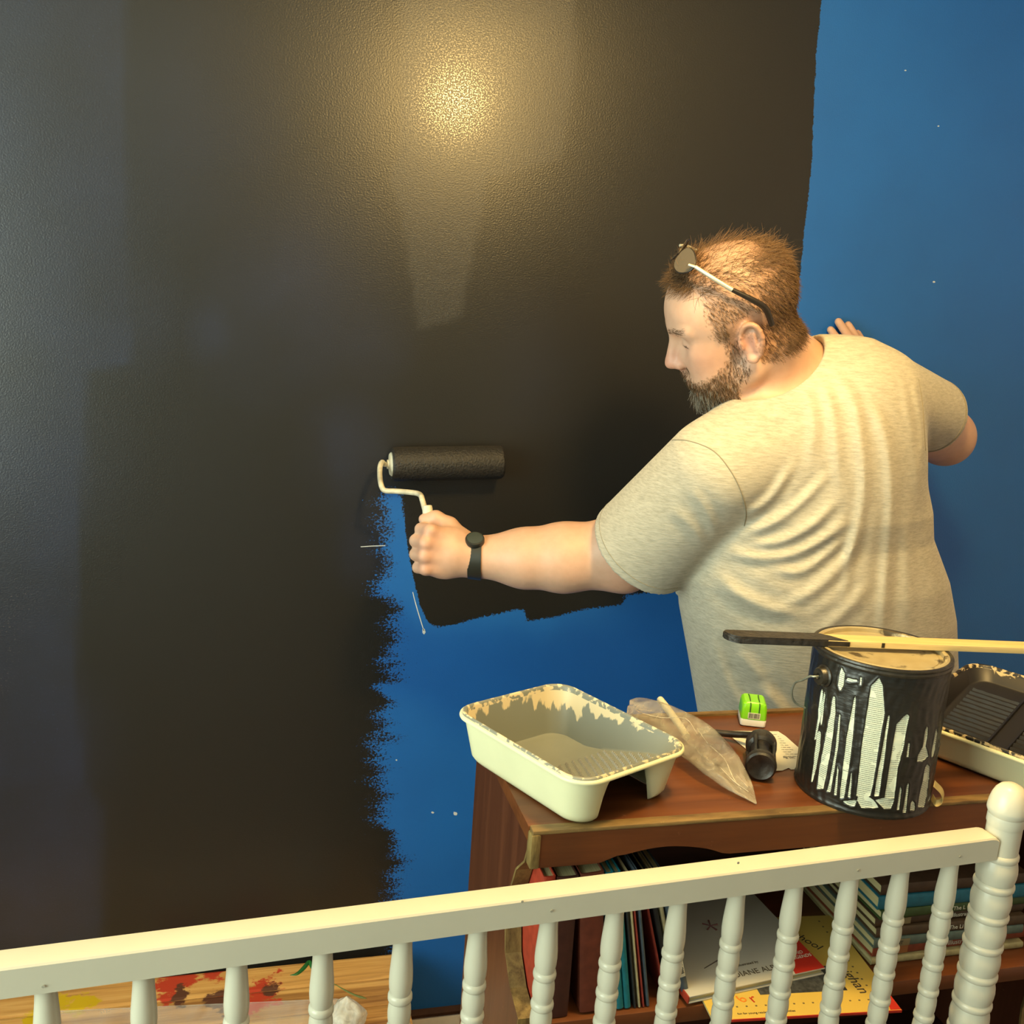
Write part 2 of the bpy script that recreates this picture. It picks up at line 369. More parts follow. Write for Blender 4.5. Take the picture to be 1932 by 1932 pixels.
for x0, x1 in ((BX0, BX0+0.019), (BX1-0.019, BX1)):
    s = own(prism('side_panel', side_outline(), 'X', x0, x1, red_wood_z, None, 0.0), bookcase)
    # worn front edge strip that follows the scooped outline
    ol = side_outline()[2:]
    vs, fs = [], []
    for (y, z) in ol:
        vs += [(x0-0.0004, y-0.0008, z), (x1+0.0004, y-0.0008, z), (x1+0.0004, y+0.003, z), (x0-0.0004, y+0.003, z)]
    for i in range(len(ol)-1):
        for k in range(4): fs.append((i*4+k, i*4+(k+1) % 4, i*4+4+(k+1) % 4, i*4+4+k))
    w_ = own(mesh_obj('edge_banding', vs, fs, worn_wood_z, None), s); w_.matrix_parent_inverse = Matrix.Identity(4); w_.location = (0, 0, 0)
    w_.parent = s
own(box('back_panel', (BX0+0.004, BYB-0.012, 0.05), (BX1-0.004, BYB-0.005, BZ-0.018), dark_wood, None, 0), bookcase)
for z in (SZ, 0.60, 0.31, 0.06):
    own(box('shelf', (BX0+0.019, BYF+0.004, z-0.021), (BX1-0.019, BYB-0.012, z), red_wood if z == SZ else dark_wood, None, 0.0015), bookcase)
# scalloped apron: straight ends, a raised arch near each end, a straight middle
xs = np.linspace(BX0+0.002, BX1-0.002, 82)
def apron_z(x):
    u = min(x-BX0, BX1-x)
    if u < 0.080: return 1.085
    if u < 0.105: return 1.085+0.009*(u-0.080)/0.025
    if u < 0.215: return 1.092+0.0075*math.sin((u-0.105)/0.11*PI)
    if u < 0.235: return 1.092-0.008*(u-0.215)/0.02
    return 1.084
pts = [(BX0+0.002, BZ-0.0046), (BX1-0.002, BZ-0.0046)] + [(x, apron_z(x)) for x in xs[::-1]]
ap = own(prism('apron', pts, 'Y', BYF, BYF+0.014, red_wood, None, 0), bookcase)
o = own(box('corner_block', (BX0-0.0015, BYF-0.002, 1.0845), (BX0+0.010, BYF+0.016, BZ-0.004), worn_wood_z, None, 0.003), bookcase); o['label'] = 'front left corner worn to pale wood'

# ================================================================ crib in the foreground
white_p = plain('crib_enamel', (0.60, 0.575, 0.465), 0.30, 0.5, 0.025, 18, 0.0)
crib = empty('crib', (0.29, -1.245, 0), 'off-white painted baby crib side with turned spindles across the bottom of the picture', 'crib')
RZ = 1.172
ra = onZ(0, 1828, RZ); rb = onZ(1888, 1580, RZ)
rdir = (rb-ra)/np.linalg.norm(rb-ra); rn = np.array([-rdir[1], rdir[0], 0])      # rn points to the wall
ra = ra-rdir*0.30
def crib_pt(s, t, z): q = ra+rdir*s+rn*t; return (q[0], q[1], z)
Ls = np.linalg.norm(rb-ra)
prof = [(0, -0.0268), (0, -0.002), (0.0012, -0.0004), (0.003, 0.0), (0.0225, 0.0), (0.0248, -0.0008), (0.0255, -0.003), (0.0255, -0.0268)]
vs, fs = [], []
stations = [0.0, Ls-0.010, Ls-0.006, Ls-0.003, Ls]
inset = [0, 0, 0.0006, 0.0016, 0.0040]
for s, ins in zip(stations, inset):
    for (t, z) in prof:
        vs.append(crib_pt(s, t, RZ+(z if z < -0.02 else z-ins)))
n = len(prof)
for i in range(len(stations)-1):
    for k in range(n): fs.append((i*n+k, i*n+(k+1) % n, (i+1)*n+(k+1) % n, (i+1)*n+k))
fs += [tuple(range(n)), tuple(range((len(stations)-1)*n, len(stations)*n))]
rail = own(mesh_obj('top_rail', vs, fs, white_p, None, auto=30), crib)
nick_m = plain('bare_nick', (0.35, 0.33, 0.26), 0.6, 0.3, 0.2, 60)
for px, py in ((82, 1860), (985, 1700), (1040, 1718), (1618, 1642), (1810, 1616), (1392, 1627)):
    q = np.array(ra); r_ = sight(px, py); t_ = ((q-EYE)@rn)/(r_@rn); q = EYE+r_*t_
    o = own(lathe('nail_hole', [(0.0009, 0), (0.0013, 0.0003), (0.0013, 0.0008)], nick_m, None, 8, mat4=Matrix.Translation(q-rn*0.0004) @ Matrix.Rotation(PI/2, 4, 'X')), rail)
    o.matrix_parent_inverse = Matrix.Identity(4)
# spindle profile, z measured down from the rail's underside
def spindle_profile():
    p = [(0.0086, 0.0), (0.0086, -0.010), (0.0089, -0.016), (0.0097, -0.027), (0.0105, -0.038), (0.0107, -0.046), (0.0103, -0.053), (0.0094, -0.0585)]
    z = -0.0585
    for k in range(22):
        p += [(0.0093, z-0.0003), (0.0106, z-0.0014), (0.0111, z-0.0034), (0.0111, z-0.0058), (0.0106, z-0.0078), (0.0093, z-0.0090)]
        p += [(0.0097, z-0.011), (0.0104, z-0.0150), (0.0107, z-0.0205), (0.0104, z-0.0260), (0.0097, z-0.0302), (0.0092, z-0.0320)]
        z -= 0.0323
    p += [(0.0086, z-0.004), (0.0086, z-0.02)]
    return p
sp = spindle_profile()
vs, fs = lathe_data(sp[::-1], 20)
sp_me = bpy.data.meshes.new('spindle'); sp_me.from_pydata(vs, [], fs)
sp_me.materials.append(white_p); sp_me.polygons.foreach_set('use_smooth', [True]*len(sp_me.polygons)); sp_me.set_sharp_from_angle(angle=math.radians(38))
spx = [(87, 1878), (271, 1855), (447, 1822), (609, 1800), (760, 1775), (902, 1752), (1036, 1736), (1161, 1714), (1281, 1695), (1391, 1680), (1500, 1668), (1605, 1652), (1701, 1638), (1794, 1625)]
cen = np.array(ra)+rn*0.0128
sl = []
for p in spx:
    r_ = sight(*p); q = EYE+r_*(((cen-EYE)@rn)/(r_@rn)); sl.append((q-ra)@rdir)
sl = [sl[0]-0.14, sl[0]-0.07]+sl
for s in sl:
    o = bpy.data.objects.new('spindle', sp_me); COL.objects.link(o); o.location = crib_pt(s, 0.0128, RZ-0.0262); own(o, crib)
zb = RZ-0.0262+sp[-1][1]
bmv = [crib_pt(s, t, z) for s in (0.0, Ls+0.005) for t in (0, 0.0255) for z in (zb-0.03, zb+0.004)]
own(mesh_obj('bottom_rail', bmv, [(0, 1, 3, 2), (4, 6, 7, 5), (0, 4, 5, 1), (2, 3, 7, 6), (0, 2, 6, 4), (1, 5, 7, 3)], white_p), crib)
# corner post with ball top and stacked barrel turnings
pp = [(0.0, 0.0545), (0.006, 0.0538), (0.0115, 0.0510), (0.0155, 0.0462), (0.0182, 0.0400), (0.0199, 0.0330), (0.0207, 0.0265), (0.0208, 0.0235), (0.0196, 0.0205), (0.0186, 0.0185), (0.0189, 0.0165), (0.0191, 0.0085), (0.0182, 0.0065), (0.0180, 0.0050), (0.0180, -0.0240), (0.0190, -0.0248), (0.0199, -0.0268), (0.0199, -0.0305), (0.0190, -0.0325)]
z = -0.0325
for k in range(26):
    pp += [(0.0193, z-0.0012), (0.0208, z-0.008), (0.0213, z-0.0140), (0.0208, z-0.0205), (0.0196, z-0.0262), (0.0190, z-0.0268), (0.0200, z-0.0276), (0.0212, z-0.0296), (0.0214, z-0.0320), (0.0210, z-0.0342), (0.0198, z-0.0360), (0.0190, z-0.0366)]
    z -= 0.0368
pp += [(0.0185, z-0.01), (0.0185, -RZ)]
pq = crib_pt(Ls+0.0165, 0.0128, RZ)
own(lathe('corner_post', pp[::-1], white_p, None, 32, mat4=Matrix.Translation(pq), auto=30), crib)
pq0 = crib_pt(0.0, 0.0128, RZ)
own(lathe('corner_post', pp[::-1], white_p, None, 24, mat4=Matrix.Translation(pq0), auto=30), crib)

# ================================================================ low craft table
TZ = 0.262
pine, nt, b = newmat('paint_stained_pine')
v = coords(nt, 'Object', (0.5, 9, 9))
n1 = N(nt, 'ShaderNodeTexNoise', i_Scale=3.2, i_Detail=8.0, i_Distortion=1.4); L(nt, v, n1.inputs[0])
fibre = N(nt, 'ShaderNodeTexNoise', i_Scale=22.0, i_Detail=3.0); L(nt, v, fibre.inputs[0])
g = math_(nt, 'ADD', math_(nt, 'MULTIPLY', n1.outputs[0], .8), math_(nt, 'MULTIPLY', fibre.outputs[0], .2))
col = ramp(nt, g, [(0.33, (0.30, 0.135, 0.038)), (0.5, (0.64, 0.34, 0.10)), (0.68, (0.78, 0.49, 0.18))])
sn = N(nt, 'ShaderNodeTexNoise', i_Scale=38.0, i_Detail=5.0, i_Roughness=0.7); L(nt, coords(nt, 'Object', (0.8, 1.2, 1)), sn.inputs[0])
thr = lambda a: math_(nt, 'MULTIPLY_ADD', math_(nt, 'SUBTRACT', math_(nt, 'ADD', attr(nt, a).outputs['Fac'], math_(nt, 'MULTIPLY', math_(nt, 'SUBTRACT', sn.outputs[0], .5), 2.2)), .55), 5.0, 0.0, clamp=True)
col = mixc(nt, thr('yellow'), col, (0.62, 0.42, 0.010)); col = mixc(nt, thr('red'), col, (0.50, 0.050, 0.020)); col = mixc(nt, thr('brown'), col, (0.11, 0.040, 0.022))
L(nt, col, b.inputs['Base Color']); b.inputs['Roughness'].default_value = 0.5; bump(nt, b, g, 0.3, 0.001)
table = empty('craft_table', (-0.35, -0.25, 0), 'low pale wooden craft table with red, yellow and green paint stains under the crib rail', 'table')
stains = {'yellow': [(150, 1893, .035), (60, 1925, .03), (120, 1890, .03), (175, 1890, .025)], 'red': [(335, 1848, .05), (320, 1862, .045), (350, 1845, .04), (405, 1832, .035), (500, 1872, .05), (486, 1880, .05), (527, 1829, .012), (330, 1876, .02), (470, 1890, .05), (315, 1886, .02)],
          'brown': [(341, 1878, .025), (414, 1882, .032), (405, 1888, .03), (512, 1866, .028), (340, 1892, .02), (395, 1885, .02), (700, 1788, .03), (430, 1900, .03), (340, 1868, .02)]}
yb = [-0.045, -0.124, -0.205, -0.30, -0.40]
for k in range(4):
    y0, y1 = yb[k+1]+0.0008, yb[k]-0.0008
    xr = 0.331
    nxp, nyp = 190, 12
    X, Y = np.meshgrid(np.linspace(-1.05, xr, nxp), np.linspace(y0, y1, nyp), indexing='ij')
    vs = [(x, y, TZ-(0.002 if j in (0, nyp-1) else 0)) for i in range(nxp) for j, (x, y) in enumerate(zip(X[i], Y[i]))]
    nb = len(vs)
    vs += [(-1.05, y0, TZ-.022), (xr, y0, TZ-.022), (xr, y1, TZ-.022), (-1.05, y1, TZ-.022)]
    fs = [(i*nyp+j, (i+1)*nyp+j, (i+1)*nyp+j+1, i*nyp+j+1) for i in range(nxp-1) for j in range(nyp-1)]
    fs += [tuple([i*nyp for i in range(nxp)]+[nb+1, nb]), tuple([i*nyp+nyp-1 for i in range(nxp)][::-1]+[nb+3, nb+2]), tuple(range(nyp))[::-1]+(nb, nb+3), tuple(range((nxp-1)*nyp, nxp*nyp))+(nb+2, nb+1), (nb, nb+1, nb+2, nb+3)]
    o = own(mesh_obj('plank', vs, fs, pine, None), table)
    P = np.array(vs)
    for s, lst in stains.items():
        a = np.zeros(len(P))
        for px, py, r in lst:
            q = onZ(px, py, TZ); a = np.maximum(a, np.clip(1.25-np.hypot(P[:, 0]-q[0], (P[:, 1]-q[1])*0.75)/r, 0, 1))
        setattr_v(o.data, s, a)
own(box('apron_rail', (-1.0, -0.375, TZ-0.075), (0.30, -0.36, TZ-0.022), pine), table); own(box('apron_rail', (-1.0, -0.08, TZ-0.075), (0.30, -0.065, TZ-0.022), pine), table)
for x in (-1.01, 0.265):
    for y in (-0.385, -0.10): own(box('leg', (x, y, 0), (x+0.045, y+0.045, TZ-0.022), pine), table)
green_p = plain('green_poster_paint', (0.018, 0.135, 0.030), 0.35, 0.5, 0.25, 80)
olive_p = plain('dried_green_paint', (0.16, 0.20, 0.06), 0.5, 0.4, 0.3, 80)
def smear(pts, rad, m):
    P = [onZ(x, y, TZ) for x, y in pts]
    o = own(tube('paint_smear', [(p[0], p[1], TZ-0.0006) for p in P], rad, m, None, 8, 5), table); return o
smear([(547, 1840), (560, 1838), (572, 1828), (583, 1815), (586, 1820), (588, 1828)], [.001, .004, .005, .005, .004, .002], green_p)['label'] = 'bright green brush stroke'
smear([(630, 1856), (650, 1868), (668, 1877), (682, 1882), (692, 1884)], [.001, .002, .0025, .0035, .001], olive_p)['label'] = 'faded green brush stroke'

def film(name, tint=(0.9, 0.9, 0.88), alpha=0.28, rough=0.15, scale=24, bumpd=0.004):
    m, nt, b = newmat(name)
    no = N(nt, 'ShaderNodeTexNoise', i_Scale=1.0, i_Detail=4.0, i_Distortion=1.5); L(nt, coords(nt, 'Object', (scale,)*3), no.inputs[0])
    b.inputs['Base Color'].default_value = (*tint, 1); b.inputs['Roughness'].default_value = rough
    tr = N(nt, 'ShaderNodeBsdfTransparent'); tr.inputs[0].default_value = (0.93, 0.93, 0.92, 1)
    mx = N(nt, 'ShaderNodeMixShader'); L(nt, ramp(nt, no.outputs[0], [(0.30, (alpha*.5,)*3), (0.72, (alpha*1.5,)*3)]), mx.inputs[0])
    L(nt, tr.outputs[0], mx.inputs[1]); L(nt, b.outputs[0], mx.inputs[2])
    L(nt, mx.outputs[0], nt.nodes['Material Output'].inputs[0])
    bump(nt, b, no.outputs[0], 0.6, bumpd); return m
clear_m = film('clear_plastic', alpha=0.22, scale=9)
def rrect(hx, hy, r, n=10):
    out = []
    for cx, cy, a0 in ((hx-r, hy-r, 0), (-hx+r, hy-r, PI/2), (-hx+r, -hy+r, PI), (hx-r, -hy+r, 1.5*PI)):
        for k in range(n+1):
            a = a0+k/n*PI/2; out.append((cx+r*math.cos(a), cy+r*math.sin(a)))
    return out
def loft(rings):
    n = len(rings[0]); vs = [p for r in rings for p in r]
    fs = [(i*n+k, i*n+(k+1) % n, (i+1)*n+(k+1) % n, (i+1)*n+k) for i in range(len(rings)-1) for k in range(n)]
    return vs, fs
# shallow clear plastic box standing on the table
cbx = empty('plastic_box', (-0.085, -0.262, TZ), 'shallow clear plastic box lying on the stained craft table', 'box', rz=math.radians(-5.5))
rings = [[(x, y, z) for x, y in rrect(hx, hy, 0.012, 4)] for hx, hy, z in ((.272, .062, .040), (.272, .062, .043), (.266, .056, .043), (.264, .054, .036), (.260, .050, .003), (.256, .046, .0015))]
vs, fs = loft(rings); n = len(rings[0]); fs.append(tuple(range(5*n, 6*n)))
mesh_obj('tray_shell', vs, fs, clear_m, cbx, auto=40)
whit = plain('white_plastic', (0.78, 0.76, 0.70), 0.35, 0.5, 0.03, 20)
o = mesh_obj('label_card', [(-.10, -.045, .0022), (.24, -.045, .0022), (.24, -.010, .0022), (-.10, -.014, .0022), (-.10, -.045, .0034), (.24, -.045, .0034), (.24, -.010, .0034), (-.10, -.014, .0034)], [(0, 1, 2, 3), (4, 5, 6, 7), (0, 1, 5, 4), (1, 2, 6, 5), (2, 3, 7, 6), (3, 0, 4, 7)], whit, cbx); o['label'] = 'white card in the box'
# crumpled clear bag
vs, fs = [], []
for i in range(14):
    t = i/13
    for k in range(22):
        a = 2*PI*k/22; rr = 0.030*(math.sin(PI*min(1, 0.12+t*0.93))**0.6)*(1+0.16*math.sin(3*a+4*t)+0.10*math.sin(7*a-9*t))
        vs.append((rr*math.cos(a)*1.15, rr*math.sin(a), 0.002+0.082*t))
fs = [(i*22+k, i*22+(k+1) % 22, (i+1)*22+(k+1) % 22, (i+1)*22+k) for i in range(13) for k in range(22)] + [tuple(range(22)), tuple(range(13*22, 14*22))]
q = onZ(652, 1925, TZ+0.03)
o = mesh_obj('plastic_bag', vs, fs, film('crumpled_film', (0.92, 0.95, 0.90), 0.55, 0.12, 40, 0.006), None, auto=60); o.location = (q[0], q[1], TZ)
tag(o, 'crumpled clear plastic bag standing at the end of the plastic box', 'bag')

# ================================================================ roller trays
def paint_tray(name, loc, rz, HX, HY, DEPTH, label, cream, liner_m, bump_m, raise_end=0.0, ribs=False, lip=0.004):
    """x axis runs from the deep end (-) to the shallow end (+); origin on the surface it stands on"""
    t = empty(name, loc, label, 'paint tray', rz=rz)
    RR = 0.030
    H = DEPTH
    per = lambda ins, n=12: rrect(HX-ins, HY-ins, max(RR-ins, 0.006), n)
    # outer shell with an arch cut out of the shallow end between its two feet
    lv = [(0.0015, H-0.0045), (-0.0050, H-0.0045), (-0.0056, H-0.003), (-0.0050, H-0.001), (-0.0035, H), (0.0, H), (0.0012, H-0.0015)]
    rings = [[(x, y, z) for x, y in per(i)] for i, z in lv]
    vs, fs = loft(rings); n = len(rings[0])
    fs += [((len(rings)-1)*n+k, (len(rings)-1)*n+(k+1) % n, (k+1) % n, k) for k in range(n)]
    mesh_obj('rim', vs, fs, cream, t, auto=40)
    bm = bmesh.new(); NV = 14
    P0 = []
    base = rrect(HX-0.0015, HY-0.0015, RR-0.0015, 12)
    # densify straight runs
    dense = []
    for i, p in enumerate(base):
        q_ = base[(i+1) % len(base)]; L_ = math.hypot(q_[0]-p[0], q_[1]-p[1]); m_ = max(1, int(L_/0.006))
        dense += [(p[0]+(q_[0]-p[0])*k/m_, p[1]+(q_[1]-p[1])*k/m_) for k in range(m_)]
    nd = len(dense); grid = []
    for j in range(NV):
        s = j/(NV-1); ins = 0.011*s+(0.006*max(0, s-0.88)/0.12)
        f = 1-ins/HX, 1-ins/HY
        row = []
        for x, y in dense:
            bottom = 0.0
            if x > HX-0.045:                                  # the arch
                w_ = (HY-0.036); u_ = abs(y)/w_
                if u_ < 1 and x > HX-0.06: bottom = (H-0.013)*min(1.0, (1-u_**4)*1.25)
            z = (H-0.004)*(1-s)+bottom*s
            row.append(bm.verts.new((x*f[0], y*f[1], z)))
        grid.append(row)
    for j in range(NV-1):
        for k in range(nd): bm.faces.new((grid[j][k], grid[j][(k+1) % nd], grid[j+1][(k+1) % nd], grid[j+1][k]))
    shell = bm_obj('outer_shell', bm, cream, t, auto=50)
    md = shell.modifiers.new('thickness', 'SOLIDIFY'); md.thickness = 0.0013; md.offset = 0
    # liner: walls down to a floor that ramps up to the shallow end
    def floor(u):
        k = (u+HX)/(2*HX)
        deep = 0.0035
        s = min(1, max(0, (k-0.30)/0.68)); s = s*s*(3-2*s)*0.45+s*0.55
        return deep+(H-0.0125-deep)*s+raise_end*max(0, k-0.3)
    zl = lambda x: H+lip+raise_end*max(0, (x+HX)/(2*HX)-0.3)
    rows = []
    for ins, f in ((-0.0032, -1.4), (-0.0036, -0.4), (-0.0028, 0.5), (-0.001, 1.0), (0.0008, 0.6), (0.0016, -0.3)):
        rows.append([(x, y, zl(x)-0.0035+f*0.0022) for x, y in [(p[0]*(1-ins/HX), p[1]*(1-ins/HY)) for p in dense]])
    NW = 16
    for j in range(1, NW+1):
        s = j/NW
        fx, fy = 1-(0.0016+0.013*s)/HX, 1-(0.0016+0.013*s)/HY
        rows.append([(x*fx, y*fy, (zl(x)-0.005)*(1-s)+floor(x*fx)*s) for x, y in dense])
    last = rows[-1]
    for s in (0.985, 0.95, 0.85, 0.7, 0.5, 0.3, 0.12):
        rows.append([(x*s, y*s, floor(x*s)-0.0012*min(1, (1-s)*30)) for x, y, z in last])
    vs, fs = loft(rows); fs.append(tuple(range((len(rows)-1)*nd, len(rows)*nd)))
    ln = mesh_obj('liner', vs, fs, liner_m, t, auto=50)
    P = np.array(vs); height = np.clip((P[:, 2]-0.0)/(H+lip), 0, 2)
    rowi = np.repeat(np.arange(len(rows)), nd)
    setattr_v(ln.data, 'wallh', np.where(rowi <= 6+NW, 1-np.clip((rowi-5)/NW, 0, 1), 0.0))
    setattr_v(ln.data, 'peri', np.tile(np.arange(nd)/nd, len(rows)))
    # anti-slip bumps or ribs on the ramp
    bm = bmesh.new()
    if not ribs:
        pitch = 0.0088
        for i in range(-20, 40):
            for j in range(-20, 21):
                x = i*0.0072; y = (j+0.5*(i % 2))*0.0108
                if x < -0.005 or x > HX-0.022 or abs(y) > HY-0.022: continue
                z = floor(x)-0.0014
                b0 = [bm.verts.new((x+0.0025*math.cos(a*PI/3), y+0.0025*math.sin(a*PI/3), z)) for a in range(6)]
                b1 = [bm.verts.new((x+0.0010*math.cos(a*PI/3), y+0.0010*math.sin(a*PI/3), z+0.0034)) for a in range(6)]
                for a in range(6): bm.faces.new((b0[a], b0[(a+1) % 6], b1[(a+1) % 6], b1[a]))
                bm.faces.new(b1)
    else:
        for side in (-1, 1):
            for k in range(13):
                x = -0.035+k*0.0095
                if x > HX-0.02: continue
                y0, y1 = side*0.014, side*(HY-0.024)
                if y0 > y1: y0, y1 = y1, y0
                z = floor(x)-0.001
                nb_ = 10
                pr = []
                for i in range(nb_+1):
                    y = y0+(y1-y0)*i/nb_; hh = 0.0022+0.0010*RND.rand()
                    pr.append([bm.verts.new((x+dx, y, z+dz)) for dx, dz in ((-0.0022, -.001), (0, hh), (0.0022, -.001))])
                for i in range(nb_):
                    for a in range(2): bm.faces.new((pr[i][a], pr[i+1][a], pr[i+1][a+1], pr[i][a+1]))
        # the channel between the two ribbed panels
        for side in (-1, 1):
            pr = []
            for i in range(9):
                x = -0.045+i*(HX+0.03)/8
                pr.append([bm.verts.new((x, side*yy, floor(x)+dz)) for yy, dz in ((0.0115, -.001), (0.012, .0028), (0.0145, .0028), (0.015, -.001))])
            for i in range(8):
                for a in range(3): bm.faces.new((pr[i][a], pr[i+1][a], pr[i+1][a+1], pr[i][a+1]))
    o = bm_obj('ramp_ribs' if ribs else 'ramp_bumps', bm, bump_m, t, auto=60); o['kind'] = 'stuff'
    return t, dense, floor
cream = plain('cream_plastic', (0.72, 0.71, 0.46), 0.38, 0.5, 0.04, 16)
# liner material: dried grey-green latex over cream plastic, with bare streaks under the rim
def liner_mat(name, paint, bare, freq, thresh, peach=None):
    m, nt, b = newmat(name)
    cx = N(nt, 'ShaderNodeCombineXYZ'); L(nt, math_(nt, 'MULTIPLY', attr(nt, 'peri').outputs['Fac'], freq), cx.inputs[0]); L(nt, math_(nt, 'MULTIPLY', attr(nt, 'wallh').outputs['Fac'], 1.4), cx.inputs[1])
    no = N(nt, 'ShaderNodeTexNoise', i_Scale=1.0, i_Detail=3.0); L(nt, cx.outputs[0], no.inputs[0])
    bg = N(nt, 'ShaderNodeTexNoise', i_Scale=0.11, i_Detail=1.0); L(nt, cx.outputs[0], bg.inputs[0])
    h = math_(nt, 'ADD', math_(nt, 'MULTIPLY', attr(nt, 'wallh').outputs['Fac'], 1.15), math_(nt, 'ADD', math_(nt, 'MULTIPLY', math_(nt, 'SUBTRACT', no.outputs[0], .5), 1.5), math_(nt, 'MULTIPLY', math_(nt, 'SUBTRACT', bg.outputs[0], .5), 1.7)))
    k = math_(nt, 'MULTIPLY_ADD', math_(nt, 'SUBTRACT', h, thresh), 14.0, 0.5, clamp=True)
    top_ = math_(nt, 'LESS_THAN', attr(nt, 'wallh').outputs['Fac'], 0.94)
    n2 = N(nt, 'ShaderNodeTexNoise', i_Scale=120.0, i_Detail=3.0); L(nt, coords(nt), n2.inputs[0])
    rimk = ramp(nt, n2.outputs[0], [(0.50, (0, 0, 0)), (0.56, (1, 1, 1))])
    fac = math_(nt, 'MAXIMUM', math_(nt, 'MULTIPLY', k, top_), math_(nt, 'MULTIPLY', rimk, math_(nt, 'SUBTRACT', 1.0, top_)))
    L(nt, mixc(nt, fac, paint, bare), b.inputs['Base Color']); b.inputs['Roughness'].default_value = 0.42
    return m
grey_latex = liner_mat('grey_latex_liner', (0.20, 0.215, 0.185), (0.66, 0.56, 0.36), 46.0, 0.86)
grey_plain = plain('grey_latex', (0.23, 0.235, 0.205), 0.4, 0.5, 0.03, 20)
black_latex = liner_mat('black_latex_liner', (0.012, 0.010, 0.009), (0.56, 0.44, 0.24), 34.0, 1.02)
black_gloss = plain('black_latex', (0.012, 0.010, 0.009), 0.28, 0.6, 0.25, 40, 0.001)
tray1, td, tfloor = paint_tray('paint_tray', (0.3795, -0.922, BZ+0.0010), math.atan2(-0.906, 0.4226), 0.115, 0.089, 0.063,
    'cream roller tray with a grey-green paint-coated liner overhanging the left corner of the bookcase', cream, grey_latex, grey_plain)
tray2, _, _ = paint_tray('paint_tray', (1.018, -0.917, BZ+0.0010), math.atan2(0.469, 0.883), 0.125, 0.107, 0.047,
    'cream roller tray with a black paint-coated ribbed liner behind the paint can', cream, black_latex, black_gloss, raise_end=0.028, ribs=True, lip=0.006)
scrape = plain('dry_paint_scrape', (0.80, 0.78, 0.62), 0.7, 0.3, 0.05, 60)

# ================================================================ paint can
CC, CR, CH = np.array([0.744, -0.994]), 0.080, 0.184
can = empty('paint_can', (CC[0], CC[1], BZ+0.0004), 'black dripped paint can with strips of printed white label on the bookcase', 'paint can')
def can_uv(zx, zy):
    """picture point (in the 4.829x close-up of the can) -> angle, height on the can's wall"""
    r = sight(1480+zx/4.829, 1160+zy/4.829); o_ = EYE[:2]-CC
    a = r[0]**2+r[1]**2; bq = 2*(o_@r[:2]); c = o_@o_-CR**2; dd = max(0, bq*bq-4*a*c)
    t = (-bq-math.sqrt(dd))/(2*a); p = EYE+r*t
    return math.atan2(p[1]-CC[1], p[0]-CC[0]), p[2]-BZ
stripes = [[(862, 578), (895, 650, 790), (912, 900, 750), (860, 1200, 705), (815, 1500, 672), (780, 1655, 655)],
 [(343, 675), (352, 700, 335), (345, 860, 312), (330, 940, 305), (285, 1140, 275)], [(318, 1055), (332, 1080, 300), (325, 1200, 285), (290, 1400, 262), (255, 1525, 245)],
 [(452, 735), (462, 760, 440), (465, 900, 420), (440, 1100, 375), (420, 1250, 350), (392, 1400, 320), (355, 1588, 296)],
 [(505, 895), (510, 920, 498), (490, 1200, 468), (440, 1500, 418), (420, 1615, 384)], [(643, 735), (650, 770, 632), (640, 900, 610), (625, 1100, 570), (600, 1300, 545), (570, 1500, 520), (540, 1672, 505)],
 [(950, 900), (957, 930, 943), (937, 1100, 913), (912, 1300, 878), (880, 1500, 840), (860, 1655, 818)], [(1118, 908), (1136, 930, 1085), (1118, 1000, 1022), (1085, 1200, 985), (1032, 1400, 955), (1000, 1680, 912)],
 [(1136, 1145), (1141, 1180, 1128), (1126, 1300, 1110)], [(1300, 1015), (1309, 1040, 1288), (1286, 1200, 1260), (1310, 1290, 1215), (1255, 1340, 1208)],
 [(1300, 1365), (1320, 1390, 1284), (1314, 1500, 1262), (1295, 1650, 1230), (1272, 1755, 1215)], [(1128, 1530), (1132, 1560, 1116), (1112, 1700, 1095), (1106, 1805, 1076)],
 [(1168, 1695), (1186, 1720, 1150), (1188, 1785, 1144)], [(1058, 1565), (1064, 1600, 1048), (1042, 1780, 1024)], [(486, 1375), (492, 1420, 478), (475, 1645, 452)], [(609, 1430), (616, 1470, 603), (598, 1665, 578)],
 [(1384, 1035), (1390, 1080, 1372), (1362, 1250, 1342), (1352, 1300, 1340)], [(1405, 1150), (1410, 1200, 1400), (1370, 1500, 1360), (1318, 1700, 1306)], [(365, 700), (372, 740, 358), (340, 1010, 326)], [(640, 1690), (655, 1700, 520), (640, 1745, 600)],
 [(690, 1600), (810, 1690, 660), (860, 1760, 700)], [(900, 1670), (1000, 1690, 830), (970, 1770, 905)], [(520, 480), (552, 540, 500), (540, 640, 485), (515, 690, 505)], [(695, 560), (705, 580, 690), (700, 640, 688)], [(575, 575), (660, 595, 560), (665, 612, 590)]]
NA, NZ = 420, 120
A, Z = np.meshgrid(np.linspace(0, 2*PI, NA, endpoint=False), np.linspace(0.0, CH-0.008, NZ), indexing='ij')
A_ = (A+PI) % (2*PI)-PI
lab = np.full(A.shape, -0.01)
for s in stripes:
    poly = [can_uv(*s[0])] + [can_uv(p[0], p[1]) for p in s[1:]] + [can_uv(p[2], p[1]) for p in s[:0:-1]]
    poly = [(a*CR, z) for a, z in poly]
    lab = np.maximum(lab, poly_d((A_*CR).ravel(), Z.ravel(), poly)[0].reshape(A.shape))
wob = 0.0009*np.sin(A*41+3*np.sin(Z*60))*np.sin(Z*95+A*3)
rad = CR-0.0005*(lab > 0) + 0.0007*np.exp(-((lab+0.0012)/0.0012)**2) + 0.35*wob*(lab < 0)
